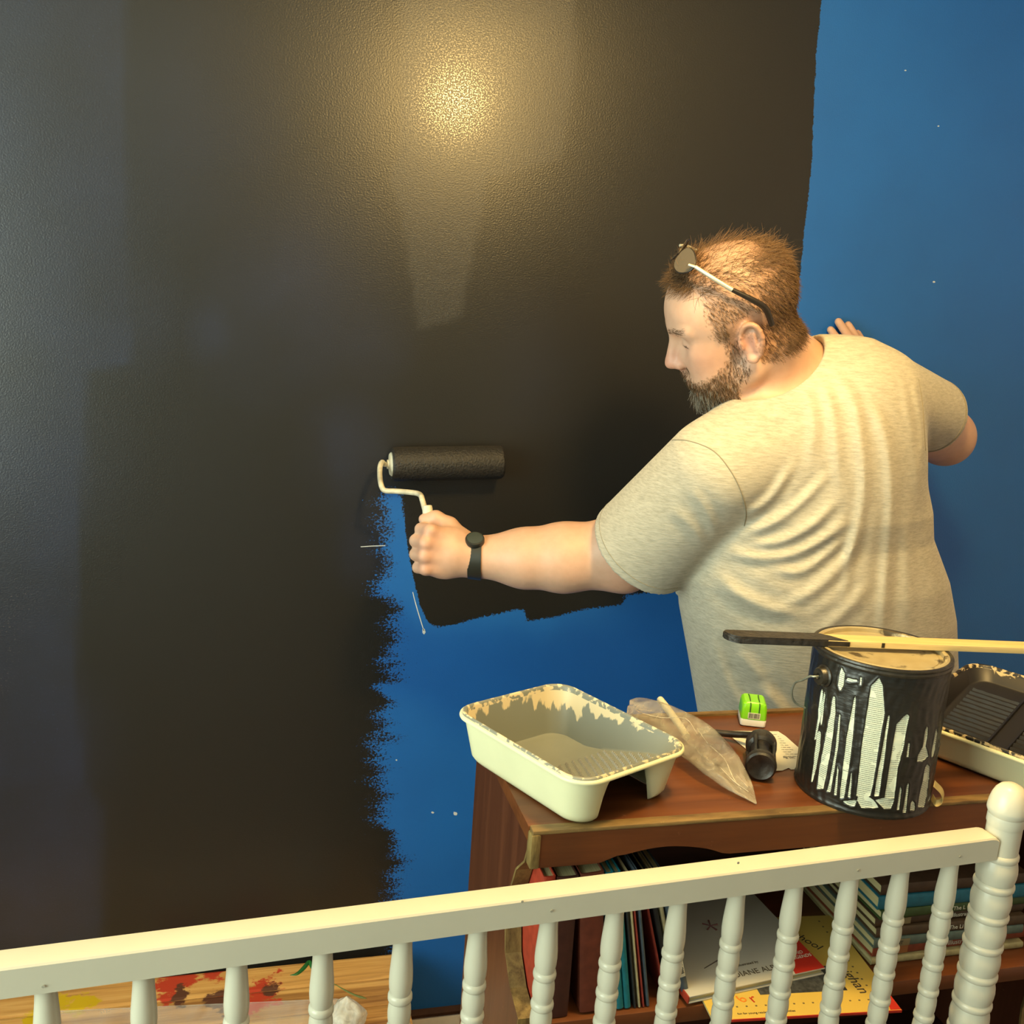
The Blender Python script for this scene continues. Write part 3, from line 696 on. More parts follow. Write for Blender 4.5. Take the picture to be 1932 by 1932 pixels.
# seam beads near top and bottom
rad += 0.0012*np.exp(-((Z-0.003)/0.002)**2)
vs = np.stack([rad*np.cos(A), rad*np.sin(A), Z], -1).reshape(-1, 3)
fs = [(i*NZ+j, ((i+1) % NA)*NZ+j, ((i+1) % NA)*NZ+j+1, i*NZ+j+1) for i in range(NA) for j in range(NZ-1)]
canm, nt, b = newmat('dripped_can')
zz = N(nt, 'ShaderNodeSeparateXYZ'); L(nt, coords(nt), zz.inputs[0])
ang = math_(nt, 'ARCTAN2', zz.outputs[1], zz.outputs[0])
line = math_(nt, 'SINE', math_(nt, 'MULTIPLY', zz.outputs[2], 2*PI/0.0024))
cxy = N(nt, 'ShaderNodeCombineXYZ'); L(nt, math_(nt, 'MULTIPLY', ang, 150.0), cxy.inputs[0]); L(nt, math_(nt, 'FLOOR', math_(nt, 'MULTIPLY', zz.outputs[2], 1/0.0024)), cxy.inputs[1])
wn = N(nt, 'ShaderNodeTexNoise', i_Scale=1.0, i_Detail=1.0); L(nt, cxy.outputs[0], wn.inputs[0])
par = N(nt, 'ShaderNodeTexNoise', i_Scale=55.0, i_Detail=1.0); L(nt, coords(nt), par.inputs[0])
ink = math_(nt, 'MULTIPLY', math_(nt, 'MULTIPLY', math_(nt, 'GREATER_THAN', line, 0.1), math_(nt, 'GREATER_THAN', wn.outputs[0], 0.42)), math_(nt, 'GREATER_THAN', par.outputs[0], 0.44))
rough_n = N(nt, 'ShaderNodeTexNoise', i_Scale=60.0, i_Detail=4.0, i_Roughness=.7); L(nt, coords(nt), rough_n.inputs[0])
lb = mixc(nt, math_(nt, 'MULTIPLY', ink, 0.72), (0.74, 0.78, 0.62), (0.10, 0.11, 0.09))
k = math_(nt, 'MULTIPLY_ADD', math_(nt, 'ADD', attr(nt, 'label').outputs['Fac'], math_(nt, 'MULTIPLY', math_(nt, 'SUBTRACT', rough_n.outputs[0], .5), 0.0016)), 2600.0, 0.5, clamp=True)
L(nt, mixc(nt, k, (0.012, 0.0105, 0.008), lb), b.inputs['Base Color']); b.inputs['Roughness'].default_value = 0.36
b.inputs['Specular IOR Level'].default_value = 0.6
wav = N(nt, 'ShaderNodeTexNoise', i_Scale=1.0, i_Detail=3.0); L(nt, coords(nt, 'Object', (40, 40, 150)), wav.inputs[0])
bump(nt, b, wav.outputs[0], 0.5, 0.0016)
wallo = mesh_obj('can_wall', vs.tolist(), fs, canm, can, smooth=True); setattr_v(wallo.data, 'label', lab.ravel())
lid_m, nt, b = newmat('paint_smeared_lid')
no = N(nt, 'ShaderNodeTexNoise', i_Scale=34.0, i_Detail=5.0); L(nt, coords(nt), no.inputs[0])
L(nt, ramp(nt, no.outputs[0], [(0.40, (0.44, 0.36, 0.19)), (0.60, (0.50, 0.43, 0.26)), (0.66, (0.10, 0.08, 0.05))]), b.inputs['Base Color']); b.inputs['Roughness'].default_value = 0.35; b.inputs['Metallic'].default_value = 0.35
bump(nt, b, no.outputs[0], 0.3, 0.001)
crim = plain('black_crusted_rim', (0.020, 0.017, 0.012), 0.35, 0.6, 0.5, 90, 0.002)
lathe('top_rim', [(CR-0.001, CH-0.0095), (CR+0.0012, CH-0.008), (CR+0.0018, CH-0.0055), (CR+0.0008, CH-0.003), (CR+0.0016, CH-0.001), (CR+0.0010, CH+0.0010), (CR-0.0015, CH+0.0014), (CR-0.004, CH+0.0003), (CR-0.005, CH-0.003)], crim, can, 72, cap=False)
lathe('lid', [(CR-0.0030, CH-0.004), (CR-0.0035, CH+0.0008), (CR-0.006, CH+0.0016), (CR-0.009, CH+0.0005), (CR-0.0100, CH-0.0045), (CR-0.0135, CH-0.0050), (CR-0.0150, CH-0.0030), (CR-0.019, CH-0.0028), (CR-0.022, CH-0.0036), (0.012, CH-0.0034), (0.004, CH-0.0033)], lid_m, can, 72)
lathe('can_base', [(CR-0.006, 0.0015), (CR-0.002, 0.0), (CR+0.0008, 0.0008), (CR+0.0010, 0.0028), (CR-0.0005, 0.0040)], crim, can, 64)
# bail ear with wire handle hanging down the left side
ea, ez = can_uv(375, 565); ea -= 0.03
er = np.array([math.cos(ea), math.sin(ea), 0]); et = np.array([-math.sin(ea), math.cos(ea), 0])
Mx = Matrix(((et[0], 0, er[0], er[0]*(CR-0.002)), (et[1], 0, er[1], er[1]*(CR-0.002)), (0, 1, 0, ez), (0, 0, 0, 1)))
lathe('bail_ear', [(0.0135, 0), (0.0135, 0.003), (0.0115, 0.0045), (0.0105, 0.0095), (0.0095, 0.0108), (0.004, 0.0110), (0.0025, 0.0085)], crim, can, 24, mat4=Mx)
wire_m = plain('bare_wire', (0.30, 0.33, 0.28), 0.35, 0.6, 0.4, 60, metal=0.7)
hub = er*(CR+0.010)+np.array([0, 0, ez])
side = -et if (-et @ np.array([-0.8, 0.6, 0])) > (et @ np.array([-0.8, 0.6, 0])) else et
pts = [hub-er*0.006, hub+er*0.004, hub+er*0.006+side*0.006+np.array([0, 0, -0.002]), hub+er*0.008+side*0.015+np.array([0, 0, -0.010]), hub+er*0.010+side*0.026+np.array([0, 0, -0.018]), hub+er*0.008+side*0.0325+np.array([0, 0, -0.034]), hub+er*0.002+side*0.031+np.array([0, 0, -0.046]), hub-er*0.010+side*0.026+np.array([0, 0, -0.052])]
tube('wire_bail', pts, 0.0013, wire_m, can, 8, 6)
# peeled strip of dried paint hanging behind the base
peel = plain('peeled_masking', (0.62, 0.48, 0.20), 0.6, 0.4, 0.15, 60)
q = [np.array(onZ(1762, 1485, BZ+0.03)), np.array(onZ(1776, 1500, BZ+0.018)), np.array(onZ(1778, 1515, BZ+0.006)), np.array(onZ(1766, 1522, BZ+0.003)), np.array(onZ(1758, 1510, BZ+0.004))]
vs = []
for p in catmull(q, 5):
    vs += [tuple(p), tuple(p+np.array([0.004, 0.004, 0.006])), tuple(p+np.array([0.0035, 0.0045, 0.0064])), tuple(p+np.array([-0.0006, 0.0006, 0.0004]))]
nn = len(vs)//4
fs = [(i*4+a, i*4+(a+1) % 4, i*4+4+(a+1) % 4, i*4+4+a) for i in range(nn-1) for a in range(4)]+[(0, 1, 2, 3), tuple(range(nn*4-4, nn*4))]
tag(mesh_obj('tape_curl', vs, fs, peel), 'curl of peeled yellow tape lying against the foot of the paint can', 'tape')
# stir stick
SZt = BZ+CH+0.0022
stick = empty('stir_stick', (0.80, -1.00, SZt), 'flat wooden stir stick with a black paint-dipped end lying across the paint can', 'stick', rz=math.atan2(-0.166, 0.986))
pine2 = wood('stick_pine', (0.52, 0.36, 0.13), (0.70, 0.53, 0.24), 'X', 26, 0.55, 22)
box('wooden_blade', (-0.128, -0.0125, 0), (0.26, 0.0125, 0.0075), pine2, stick, 0.0006)
pts = [(-0.252, 0.006), (-0.250, 0.0115), (-0.246, 0.0138), (-0.130, 0.0134), (-0.118, 0.0050), (-0.110, -0.004), (-0.100, -0.0132), (-0.235, -0.0138), (-0.245, -0.008), (-0.249, -0.002)]
stipple = plain('wet_black_paint', (0.020, 0.016, 0.013), 0.42, 0.5, 0.6, 160, 0.0022)
o = prism('dipped_end', pts, 'Z', -0.0006, 0.0083, stipple, stick, 0.0015); o['label'] = 'end coated with speckled black paint'
prism('paint_run', [(-0.062, -0.0130), (-0.058, -0.0130), (-0.059, -0.0118), (-0.061, -0.0118)], 'Z', 0.001, 0.0070, black_gloss, stick)

# ================================================================ small things on the bookcase
# green and white dispenser
gq = onZ(1417, 1366, BZ); gb = empty('tape_dispenser', (gq[0]+0.004, gq[1]+0.007, BZ+0.0003), 'small lime green and white plastic dispenser by the back edge of the bookcase', 'dispenser', rz=math.radians(-22))
lime = plain('lime_plastic', (0.22, 0.62, 0.012), 0.3, 0.5, 0.04, 20)
def tapered(name, lv, m, parent, r=0.004):
    rings = [[(x, y, z) for x, y in rrect(hx, hy, r, 4)] for hx, hy, z in lv]
    vs, fs = loft(rings); n = len(rings[0]); fs += [tuple(range(n)), tuple(range((len(lv)-1)*n, len(lv)*n))]
    return mesh_obj(name, vs, fs, m, parent, auto=35)
tapered('base', [(.0155, .0175, 0), (.0175, .0195, .0015), (.0180, .0200, .010), (.0176, .0196, .011)], whit, gb)
tapered('cover', [(.0176, .0196, .0105), (.0178, .0200, .014), (.0172, .0198, .027), (.0160, .0185, .033), (.0135, .016, .0355)], lime, gb)
dark_seam = plain('dark_seam', (0.03, 0.10, 0.01), 0.5, 0.4, 0.1, 30)
for dx in (-0.0062, 0.0062):
    tube('slot_line', [(dx, -0.0204, .022), (dx, -0.0200, .0285), (dx, -0.0175, .0342), (dx, 0.004, .0362), (dx*1.1, 0.012, .0360)], 0.0009, dark_seam, gb, 6, 3)
st = box('barcode_sticker', (-0.0085, -0.0207, .0125), (0.0085, -0.0199, .0215), plain('sticker_paper', (0.62, 0.60, 0.46), 0.6), gb, 0.0003)
inkm = plain('printing_ink', (0.02, 0.02, 0.02), 0.6, 0.3)
bm = bmesh.new(); x = -0.0072
while x < 0.0070:
    w_ = RND.choice([.0003, .0005, .0008]); box_bm((x, -0.02085, .0138), (x+w_, -0.0206, .0206), 0, bm=bm); x += w_+RND.choice([.0003, .0005, .0007])
bm_obj('barcode_bars', bm, inkm, st)
# printed sheet
paper_m = plain('sheet_paper', (0.66, 0.66, 0.60), 0.75, 0.3, 0.03, 12)
out = [onZ(*p, BZ) for p in [(1366, 1380), (1468, 1381), (1482, 1390), (1509, 1414), (1511, 1436), (1508, 1452), (1492, 1453), (1488, 1450), (1476, 1455), (1448, 1459), (1440, 1455), (1412, 1418)]]
vs = [(p[0], p[1], BZ+0.0006+0.0025*(i in (9, 10))) for i, p in enumerate(out)]; n = len(vs)
vs += [(x, y, z+0.0004) for x, y, z in vs]
sheet = mesh_obj('printed_sheet', vs, [tuple(range(n))[::-1], tuple(range(n, 2*n))]+[(i, (i+1) % n, n+(i+1) % n, n+i) for i in range(n)], paper_m)
tag(sheet, 'printed white paper sheet lying between the black applicator and the paint can', 'paper')
bm = bmesh.new()
o0, ex, ey = onZ(1395, 1386, BZ), None, None
ex = onZ(1468, 1387, BZ)-o0; ey = onZ(1440, 1432, BZ)-o0
for k in range(11):
    for seg_ in range(9):
        if RND.rand() < 0.22 or (k > 7 and seg_ < 3): continue
        a = o0+ex*(seg_/9*0.98)+ey*(k/11); b_ = a+ex*(0.08+0.02*RND.rand()); h = ey*0.018
        q4 = [bm.verts.new((*(p[:2]), BZ+0.00125)) for p in (a, b_, b_+h, a+h)]; bm.faces.new(q4)
for k in range(16):
    a = onZ(1452+k*3, 1426+0.25*k+2*RND.rand(), BZ); b_ = a+ex*0.03; h = ey*0.10*RND.rand()
    bm.faces.new([bm.verts.new((*(p[:2]), BZ+0.00130)) for p in (a, b_, b_+h, a+h)])
bm_obj('printed_lines', bm, plain('grey_ink', (0.16, 0.17, 0.18), .7), sheet)['kind'] = 'stuff'
sheet.data.materials[0] = paper_m
# clear pouch with a cream stick inside
c0 = [np.array(p) for p in ((0.512, -0.785, BZ+.016), (0.530, -0.800, BZ+.021), (0.548, -0.845, BZ+.026), (0.559, -0.900, BZ+.028), (0.570, -0.955, BZ+.021), (0.580, -0.990, BZ+.009), (0.586, -1.020, BZ+.0022))]
wd = np.array([.024, .029, .031, .032, .028, .017, .001]); th = np.array([.008, .010, .010, .009, .008, .004, .0006])
cl = catmull(c0, 5); wds = np.interp(np.linspace(0, 6, len(cl)), range(7), wd); ths = np.interp(np.linspace(0, 6, len(cl)), range(7), th)
vs, K = [], 26
for i, p in enumerate(cl):
    t = cl[min(i+1, len(cl)-1)]-cl[max(i-1, 0)]; t /= np.linalg.norm(t); s = np.cross(t, [0, 0, 1.]); s /= np.linalg.norm(s); tw = -0.5+0.5*i/len(cl)
    up = np.cross(s, t); s2 = s*math.cos(tw)+up*math.sin(tw); u2 = np.cross(s2, t)
    for k in range(K):
        a = 2*PI*k/K; cr = 1+0.22*math.sin(5*a+i*0.45)+0.15*math.sin(8*a-i*0.6)+0.12*math.sin(11*a+i*1.1)
        q = p+s2*wds[i]*math.cos(a)+u2*ths[i]*np.sign(math.sin(a))*abs(math.sin(a))**0.7*cr
        q[2] = max(q[2], BZ+0.001); vs.append(tuple(q))
fs = [(i*K+k, i*K+(k+1) % K, (i+1)*K+(k+1) % K, (i+1)*K+k) for i in range(len(cl)-1) for k in range(K)]+[tuple(range(K)), tuple(range(len(vs)-K, len(vs)))]
pouch = mesh_obj('plastic_pouch', vs, fs, film('cloudy_film', (0.62, 0.58, 0.48), 0.30, 0.16, 34, 0.014), None, auto=70)
crm = film('crease_highlight_film', (0.80, 0.74, 0.60), 0.5, 0.2, 60, 0.002)  # highlights along the pouch's creases, put in as thin tubes of paler film
NR = len(vs)//K
for k0, i0, i1, dk in ((5, 3, 16, 3), (8, 14, 27, -3), (4, 21, 28, 4), (7, 23, 27, 2)):
    pts = [np.array(vs[min(i, NR-1)*K+int(round(k0+dk*(i-i0)/(i1-i0)+0.8*math.sin(i*0.7))) % K])+V3 for i in range(i0, min(i1, NR-1)) for V3 in (np.array([0, 0, 0.0004]),)]
    tube('crease_highlight', pts[::3], [0.0003]+[0.0007]*(len(pts[::3])-2)+[0.0003], crm, pouch, 5, 4)
tag(pouch, 'creased clear plastic pouch leaning between the cream tray and the black applicator', 'pouch')
stk = tube('plastic_stick', [(0.563, -0.772, BZ+.030), (0.561, -0.800, BZ+.030), (0.556, -0.850, BZ+.030), (0.552, -0.890, BZ+.029)], [.0050, .0052, .0050, .0045], plain('cream_stick', (0.72, 0.66, 0.46), .4), None, 12)
tag(stk, 'cream plastic stick showing through the clear pouch', 'stick')
# black applicator: a paint-caked little roller with its rod
an, af = np.array([0.618, -0.966, BZ+.0205]), np.array([0.660, -0.888, BZ+.0205])
ax = (af-an)/np.linalg.norm(af-an); sx = np.cross(ax, [0, 0, 1.]); sx /= np.linalg.norm(sx); ux = np.cross(sx, ax)
Mx = Matrix(((sx[0], ux[0], ax[0], an[0]), (sx[1], ux[1], ax[1], an[1]), (sx[2], ux[2], ax[2], an[2]), (0, 0, 0, 1)))
app = empty('mini_roller', (0.63, -0.90, BZ), 'small black paint-caked roller lying beside the clear pouch', 'roller')
caked = plain('caked_black_paint', (0.022, 0.018, 0.014), 0.38, 0.6, 0.6, 70, 0.003)
def oa(o): return own(o, app)
oa(lathe('end_cap', [(0.002, 0.003), (0.013, 0.002), (0.0165, 0.0), (0.0188, 0.002), (0.0196, 0.006), (0.0192, 0.012), (0.017, 0.016), (0.0150, 0.018)], caked, None, 28, mat4=Mx))
oa(lathe('hub', [(0.0148, 0.016), (0.0130, 0.024), (0.0125, 0.046), (0.0145, 0.054)], caked, None, 24, mat4=Mx))
oa(lathe('back_ring', [(0.0145, 0.052), (0.0185, 0.055), (0.0198, 0.060), (0.0200, 0.072), (0.0185, 0.077), (0.0150, 0.077), (0.0145, 0.066), (0.003, 0.064)], caked, None, 28, mat4=Mx))
for k in range(4):
    a = k*PI/2+0.5; d_ = sx*math.cos(a)+ux*math.sin(a)
    oa(tube('strut', [an+d_*0.0165+ax*0.010, an+d_*0.0170+ax*0.030, an+d_*0.0180+ax*0.058], [.0032, .0024, .0032], caked, None, 8))
oa(tube('rod', [af+np.array([0.0, 0.0, 0.004]), (0.650, -0.866, BZ+.016), (0.632, -0.848, BZ+.010), (0.600, -0.826, BZ+.0062)], .0045, caked, None, 10, 4))

# ================================================================ books on the shelf
def book_parts(e, w_, h, t, cover_m, page_m, ov=0.003, ct=0.0016):
    """book lying flat: spine along x at y=0 side, w_ along x (spine length), h along y (cover width), thickness t"""
    box('cover', (0, 0, 0), (w_, h, ct), cover_m, e, 0.0004); box('cover', (0, 0, t-ct), (w_, h, t), cover_m, e, 0.0004)
    nb = 6; vs = []
    for x in (0, w_):
        for k in range(nb+1):
            a = PI*k/nb-PI/2; vs.append((x, -0.0022*math.cos(a), t/2+t/2*math.sin(a)))
        for k in range(nb, -1, -1):
            a = PI*k/nb-PI/2; vs.append((x, 0.0014-0.0015*math.cos(a), t/2+(t/2-0.0004)*math.sin(a)))
    n = 2*(nb+1)
    mesh_obj('spine', vs, [tuple(range(n)), tuple(range(n, 2*n))]+[(k, (k+1) % n, n+(k+1) % n, n+k) for k in range(n)], cover_m, e, auto=50)
    bm = box_bm((ov, 0.0015, ct), (w_-ov, h-ov, t-ct), 0)
    bm_obj('pages', bm, page_m, e)
page_m, nt, b = newmat('page_edges')
no = N(nt, 'ShaderNodeTexNoise', i_Scale=1.0, i_Detail=2.0); L(nt, coords(nt, 'Object', (4, 4, 900)), no.inputs[0])
L(nt, ramp(nt, no.outputs[0], [(0.3, (0.42, 0.36, 0.17)), (0.7, (0.60, 0.54, 0.30))]), b.inputs['Base Color']); b.inputs['Roughness'].default_value = 0.8
def cloth(name, c, r=0.5): return plain('book_'+name, c, r, 0.4, 0.18, 90, 0.0004)
gold = plain('gilt_print', (0.42, 0.32, 0.14), 0.4, 0.5, 0.1, 40)
pale = plain('pale_print', (0.62, 0.60, 0.50), 0.6, 0.4, 0.05, 40)
def upright(xb, xt, t, h, depth, mat, label, yf=-1.030, text_=None, tcol=None, tsize=0.010):
    """standing book: spine faces the room; leans from bottom x=xb to top x=xt"""
    e = empty('book', (xb, yf, SZ+0.0005), label, 'book', 'books standing at the left of the shelf')
    lean = math.atan2(xt-xb, h)
    # local: x along the spine length (up), y into the shelf, z = thickness (towards -X...)
    M = Matrix(((0, 0, 1, 0), (0, 1, 0, 0), (1, 0, 0, 0), (0, 0, 0, 1)))   # x->Z, y->Y, z->X
    e.matrix_world = Matrix.Translation((xb, yf, SZ+0.0008+max(0, math.sin(-lean))*t)) @ Matrix.Rotation(lean, 4, 'Y') @ M
    book_parts(e, h, depth, t, mat, page_m)
    if text_: text('spine_lettering', text_, tsize, (h*0.90, -0.0026, t/2), ((0, 0, 1), (1, 0, 0), (0, -1, 0)), tcol or gold, e)
    return e
red_b = cloth('red', (0.36, 0.040, 0.018)); maroon = cloth('maroon', (0.050, 0.014, 0.010)); rust = cloth('rust', (0.115, 0.026, 0.014)); teal = cloth('teal', (0.010, 0.17, 0.22)); ink_b = cloth('ink', (0.018, 0.020, 0.022)); slate = cloth('slate', (0.06, 0.085, 0.11)); crimson = cloth('crimson', (0.26, 0.035, 0.025)); cream_b = cloth('cream', (0.44, 0.38, 0.22)); navy = cloth('navy', (0.015, 0.045, 0.075))
upright(0.3265, 0.3255, 0.0145, 0.185, 0.15, red_b, 'bright red thin book standing against the left side of the bookcase')
upright(0.343, 0.3415, 0.026, 0.183, 0.15, maroon, 'thick dark maroon book with gilt title beside the bright red book', text_='HARVEST', tsize=0.0085)
upright(0.384, 0.3695, 0.028, 0.183, 0.15, rust, 'thick rust brown book standing left of the teal book', text_='POEMS', tsize=0.008)
upright(0.430, 0.3995, 0.009, 0.184, 0.14, teal, 'teal book with a pale spine line, leaning left on the shelf')
upright(0.440, 0.4095, 0.008, 0.184, 0.14, teal, 'second teal book leaning just right of the first')
upright(0.452, 0.4200, 0.003, 0.182, 0.14, ink_b, 'thin black booklet leaning right of the two teal books')
upright(0.4575, 0.4250, 0.003, 0.183, 0.13, cream_b, 'thin cream booklet leaning right of the black booklet')
upright(0.463, 0.4300, 0.0025, 0.176, 0.13, crimson, 'thin crimson booklet leaning behind the cream booklet')
upright(0.4680, 0.4340, 0.004, 0.186, 0.13, slate, 'slate blue paperback leaning left of the crimson leaning book')
upright(0.494, 0.4490, 0.0035, 0.160, 0.12, crimson, 'thin dark crimson book leaning steeply near the middle of the shelf', yf=-1.02)
upright(0.501, 0.4550, 0.006, 0.168, 0.12, ink_b, 'black paperback leaning steeply left of the labelled grey books', yf=-1.02)
lb_ = upright(0.510, 0.4630, 0.005, 0.170, 0.12, cream_b, 'worn cream paperback leaning steeply beside the black paperback', yf=-1.02)
g1 = upright(0.517, 0.4700, 0.009, 0.168, 0.12, slate, 'blue-grey leaning book with a small white spine label', yf=-1.025)
box('spine_label', (0.030, -0.0028, 0.0015), (0.062, -0.0016, 0.0078), pale, g1, 0.0002); text('label_lettering', 'BIO HEL', 0.0062, (0.046, -0.0031, 0.0046), ((1, 0, 0), (0, 0, -1), (0, -1, 0)), inkm, g1)

# big pale picture book propped on the magazine, its cover facing up
f0, f1 = onZ(1300, 1884, SZ+0.012), onZ(1556, 1829, SZ+0.012)
bx_ = (f1-f0); W_ = np.linalg.norm(bx_); bx_ /= W_
back = onY(1240, 1702, -0.845); by_ = back-onZ(1290, 1855, SZ+0.014); by_ -= bx_*(by_@bx_); Hb = 0.215; by_ /= np.linalg.norm(by_); 
by_ = np.array([by_[0], by_[1], max(by_[2], 0.03)]); by_ /= np.linalg.norm(by_); bz_ = np.cross(bx_, by_)
pb = empty('picture_book', (0, 0, 0), 'large pale grey picture book with handwritten-style title lying cover up on the shelf', 'book')
pb.matrix_world = Matrix(((bx_[0], by_[0], bz_[0], f0[0]), (bx_[1], by_[1], bz_[1], f0[1]), (bx_[2], by_[2], bz_[2], SZ+0.0045), (0, 0, 0, 1)))
pale_cover, nt, b = newmat('pale_cover')
no = N(nt, 'ShaderNodeTexNoise', i_Scale=5.0, i_Detail=3.0); L(nt, coords(nt), no.inputs[0])
L(nt, ramp(nt, no.outputs[0], [(0.35, (0.50, 0.50, 0.46)), (0.65, (0.60, 0.59, 0.53))]), b.inputs['Base Color']); b.inputs['Roughness'].default_value = 0.35
box('cover', (0, 0, 0), (W_, Hb, 0.0018), pale_cover, pb, 0.0004); box('cover', (0, 0, 0.0082), (W_, Hb, 0.0100), pale_cover, pb, 0.0004)
box('pages', (0.003, 0.003, 0.0018), (W_-0.003, Hb-0.003, 0.0082), page_m, pb, 0)
sp_ = box('spine', (-0.0012, 0, 0), (0.0006, Hb, 0.0100), red_b, pb, 0.0004); sp_['label'] = 'red cloth spine'
red_flat = plain('red_print', (0.50, 0.030, 0.018), 0.4, 0.4, 0.04, 30)
o = mesh_obj('corner_flash', [(W_-0.045, 0.0004, 0.0101), (W_-0.0004, 0.0004, 0.0101), (W_-0.0004, 0.062, 0.0101), (W_-0.030, 0.062, 0.0101), (W_-0.045, 0.0004, 0.0103), (W_-0.0004, 0.0004, 0.0103), (W_-0.0004, 0.062, 0.0103), (W_-0.030, 0.062, 0.0103)], [(3, 2, 1, 0), (4, 5, 6, 7), (0, 1, 5, 4), (1, 2, 6, 5), (2, 3, 7, 6), (3, 0, 4, 7)], red_flat, pb); o['label'] = 'red printed corner'
I3 = ((1, 0, 0), (0, 1, 0), (0, 0, 1))
text('cover_lettering', 'DIANE ALB', 0.0125, (0.105, 0.018, 0.0102), I3, plain('brown_ink', (0.10, 0.08, 0.05), .6), pb)
text('cover_lettering', 'written and illustrated by', 0.0058, (0.090, 0.033, 0.0102), I3, plain('brown_ink', (0.10, 0.08, 0.05), .6), pb)
text('cover_lettering', 'Lost Seeds', 0.026, (0.085, 0.172, 0.0102), I3, plain('grey_script', (0.20, 0.20, 0.20), .6), pb, 0.3)
twig = plain('drawn_twig', (0.11, 0.09, 0.08), .6)
for pl in ([(0.045, 0.040), (0.08, 0.052), (0.115, 0.066)], [(0.078, 0.052), (0.09, 0.064)]):
    tube('drawn_twig', [(x, y, 0.0100) for x, y in pl], [.0006, .0010, .0014][:len(pl)], twig, pb, 5)
flower = plain('drawn_flower', (0.24, 0.10, 0.11), .6)
for k in range(5):
    a = k*1.257; tube('petal', [(0.098, 0.112, 0.0100), (0.098+0.011*math.cos(a), 0.112+0.011*math.sin(a), 0.0100)], [.0008, .0016], flower, pb, 5)
text('flash_lettering', 'AND\nLEGENDS', 0.0075, (W_-0.018, 0.030, 0.0104), I3, pale, pb, 0.2)

# yellow activity magazine under it
mq = [onZ(*p, SZ+0.003) for p in [(1345, 1926), (1700, 1906), (1560, 1722), (1330, 1760)]]
mx_ = mq[1]-mq[0]; WM = np.linalg.norm(mx_); mx_ /= WM; my_ = np.array([-mx_[1], mx_[0], 0]); HM = 0.19
mg = empty('magazine', (0, 0, 0), 'yellow children\'s activity magazine jutting over the front of the shelf', 'magazine')
mg.matrix_world = Matrix(((mx_[0], my_[0], 0, mq[0][0]), (mx_[1], my_[1], 0, mq[0][1]), (0, 0, 1, SZ+0.0006), (0, 0, 0, 1)))
yel = plain('yellow_print', (0.66, 0.47, 0.10), 0.35, 0.5, 0.05, 9)
box('pages', (0, 0, 0), (WM, HM, 0.0026), page_m, mg, 0.0002)
c_ = box('cover', (-0.0003, -0.0006, 0.0026), (WM+0.0003, HM, 0.0036), yel, mg, 0.0002)
o = box('red_border', (-0.0004, -0.0016, 0.0002), (WM+0.0004, -0.0006, 0.0036), red_flat, mg, 0.0002); o['label'] = 'red printed edge'
o = prism('red_border', [(WM-0.014, 0.0), (WM, 0.0), (WM, 0.035), (WM-0.006, 0.035)], 'Z', 0.0036, 0.0038, red_flat, mg)
o = box('photo_panel', (0.075, 0.038, 0.0036), (0.190, 0.085, 0.0038), plain('denim_print', (0.055, 0.060, 0.065), 0.4, 0.4, 0.6, 200), mg, 0)
bm = bmesh.new()
for k in range(18):
    x = 0.012+k*0.0122
    if x < WM-0.02: box_bm((x, 0.0185, 0.0036), (x+0.0024, 0.0205, 0.0038), 0, bm=bm)
for k in range(14):
    y = 0.02+k*0.012
    box_bm((WM-0.0225, y, 0.0036), (WM-0.0200, y+0.0022, 0.0038), 0, bm=bm)
bm_obj('printed_dots', bm, plain('dot_ink', (0.12, 0.09, 0.05), .6), mg)
scr = plain('black_script', (0.05, 0.04, 0.03), .6)
text('cover_lettering', 'Meighan', 0.021, (WM-0.034, 0.066, 0.0038), ((0.10, -1, 0), (1, 0.10, 0), (0, 0, 1)), scr, mg, 0.1)
text('cover_lettering', 'School', 0.018, (WM-0.060, 0.140, 0.0038), ((0.55, -0.83, 0), (0.83, 0.55, 0), (0, 0, 1)), scr, mg, 0.1)
text('cover_lettering', '6', 0.020, (0.048, 0.032, 0.0038), ((0.6, 0.8, 0), (-0.8, 0.6, 0), (0, 0, 1)), plain('orange_print', (0.72, 0.22, 0.02), .5), mg)
text('cover_lettering', 'r', 0.022, (0.062, 0.032, 0.0038), ((0.9, 0.3, 0), (-0.3, 0.9, 0), (0, 0, 1)), red_flat, mg)
text('cover_lettering', 'co', 0.026, (0.128, 0.078, 0.0040), ((0.95, 0.3, 0), (-0.3, 0.95, 0), (0, 0, 1)), pale, mg, 0.3)
text('cover_lettering', 'fun for young readers and their families', 0.0046, (0.070, 0.0075, 0.0038), I3, scr, mg)

# stack of books at the right
stk_x = 0.789
stack = [(0.0095, cloth('ivory', (0.40, 0.34, 0.17)), 'pale ivory book at the very bottom of the right-hand stack', None, 0.235, 0.002),
         (0.0160, cloth('brick', (0.25, 0.055, 0.025)), 'brick red book with black emblem, second from the bottom of the stack', 'The    a Illustrated', 0.240, 0.004),
         (0.0130, cloth('seafoam', (0.10, 0.14, 0.12)), 'grey-green book lying above the brick red book', None, 0.228, 0.0),
         (0.0135, cloth('umber', (0.075, 0.045, 0.024)), 'umber brown book lying above the grey-green book', 'The Li', 0.226, 0.003),
         (0.0130, cloth('sepia', (0.060, 0.034, 0.018)), 'sepia brown book in the middle of the stack', 'The    e Illustrated', 0.230, 0.001),
         (0.0130, cloth('moss', (0.040, 0.075, 0.022)), 'moss green book directly under the blue book in the stack', 'The L', 0.224, 0.004),
         (0.0185, cloth('azure', (0.012, 0.125, 0.19)), 'blue-green book near the top of the right-hand stack', 'Aesop        The', 0.236, -0.001),
         (0.0150, cloth('cocoa', (0.060, 0.032, 0.018)), 'dark brown book topmost of the right-hand stack', None, 0.222, 0.002),]
z = SZ+0.0004
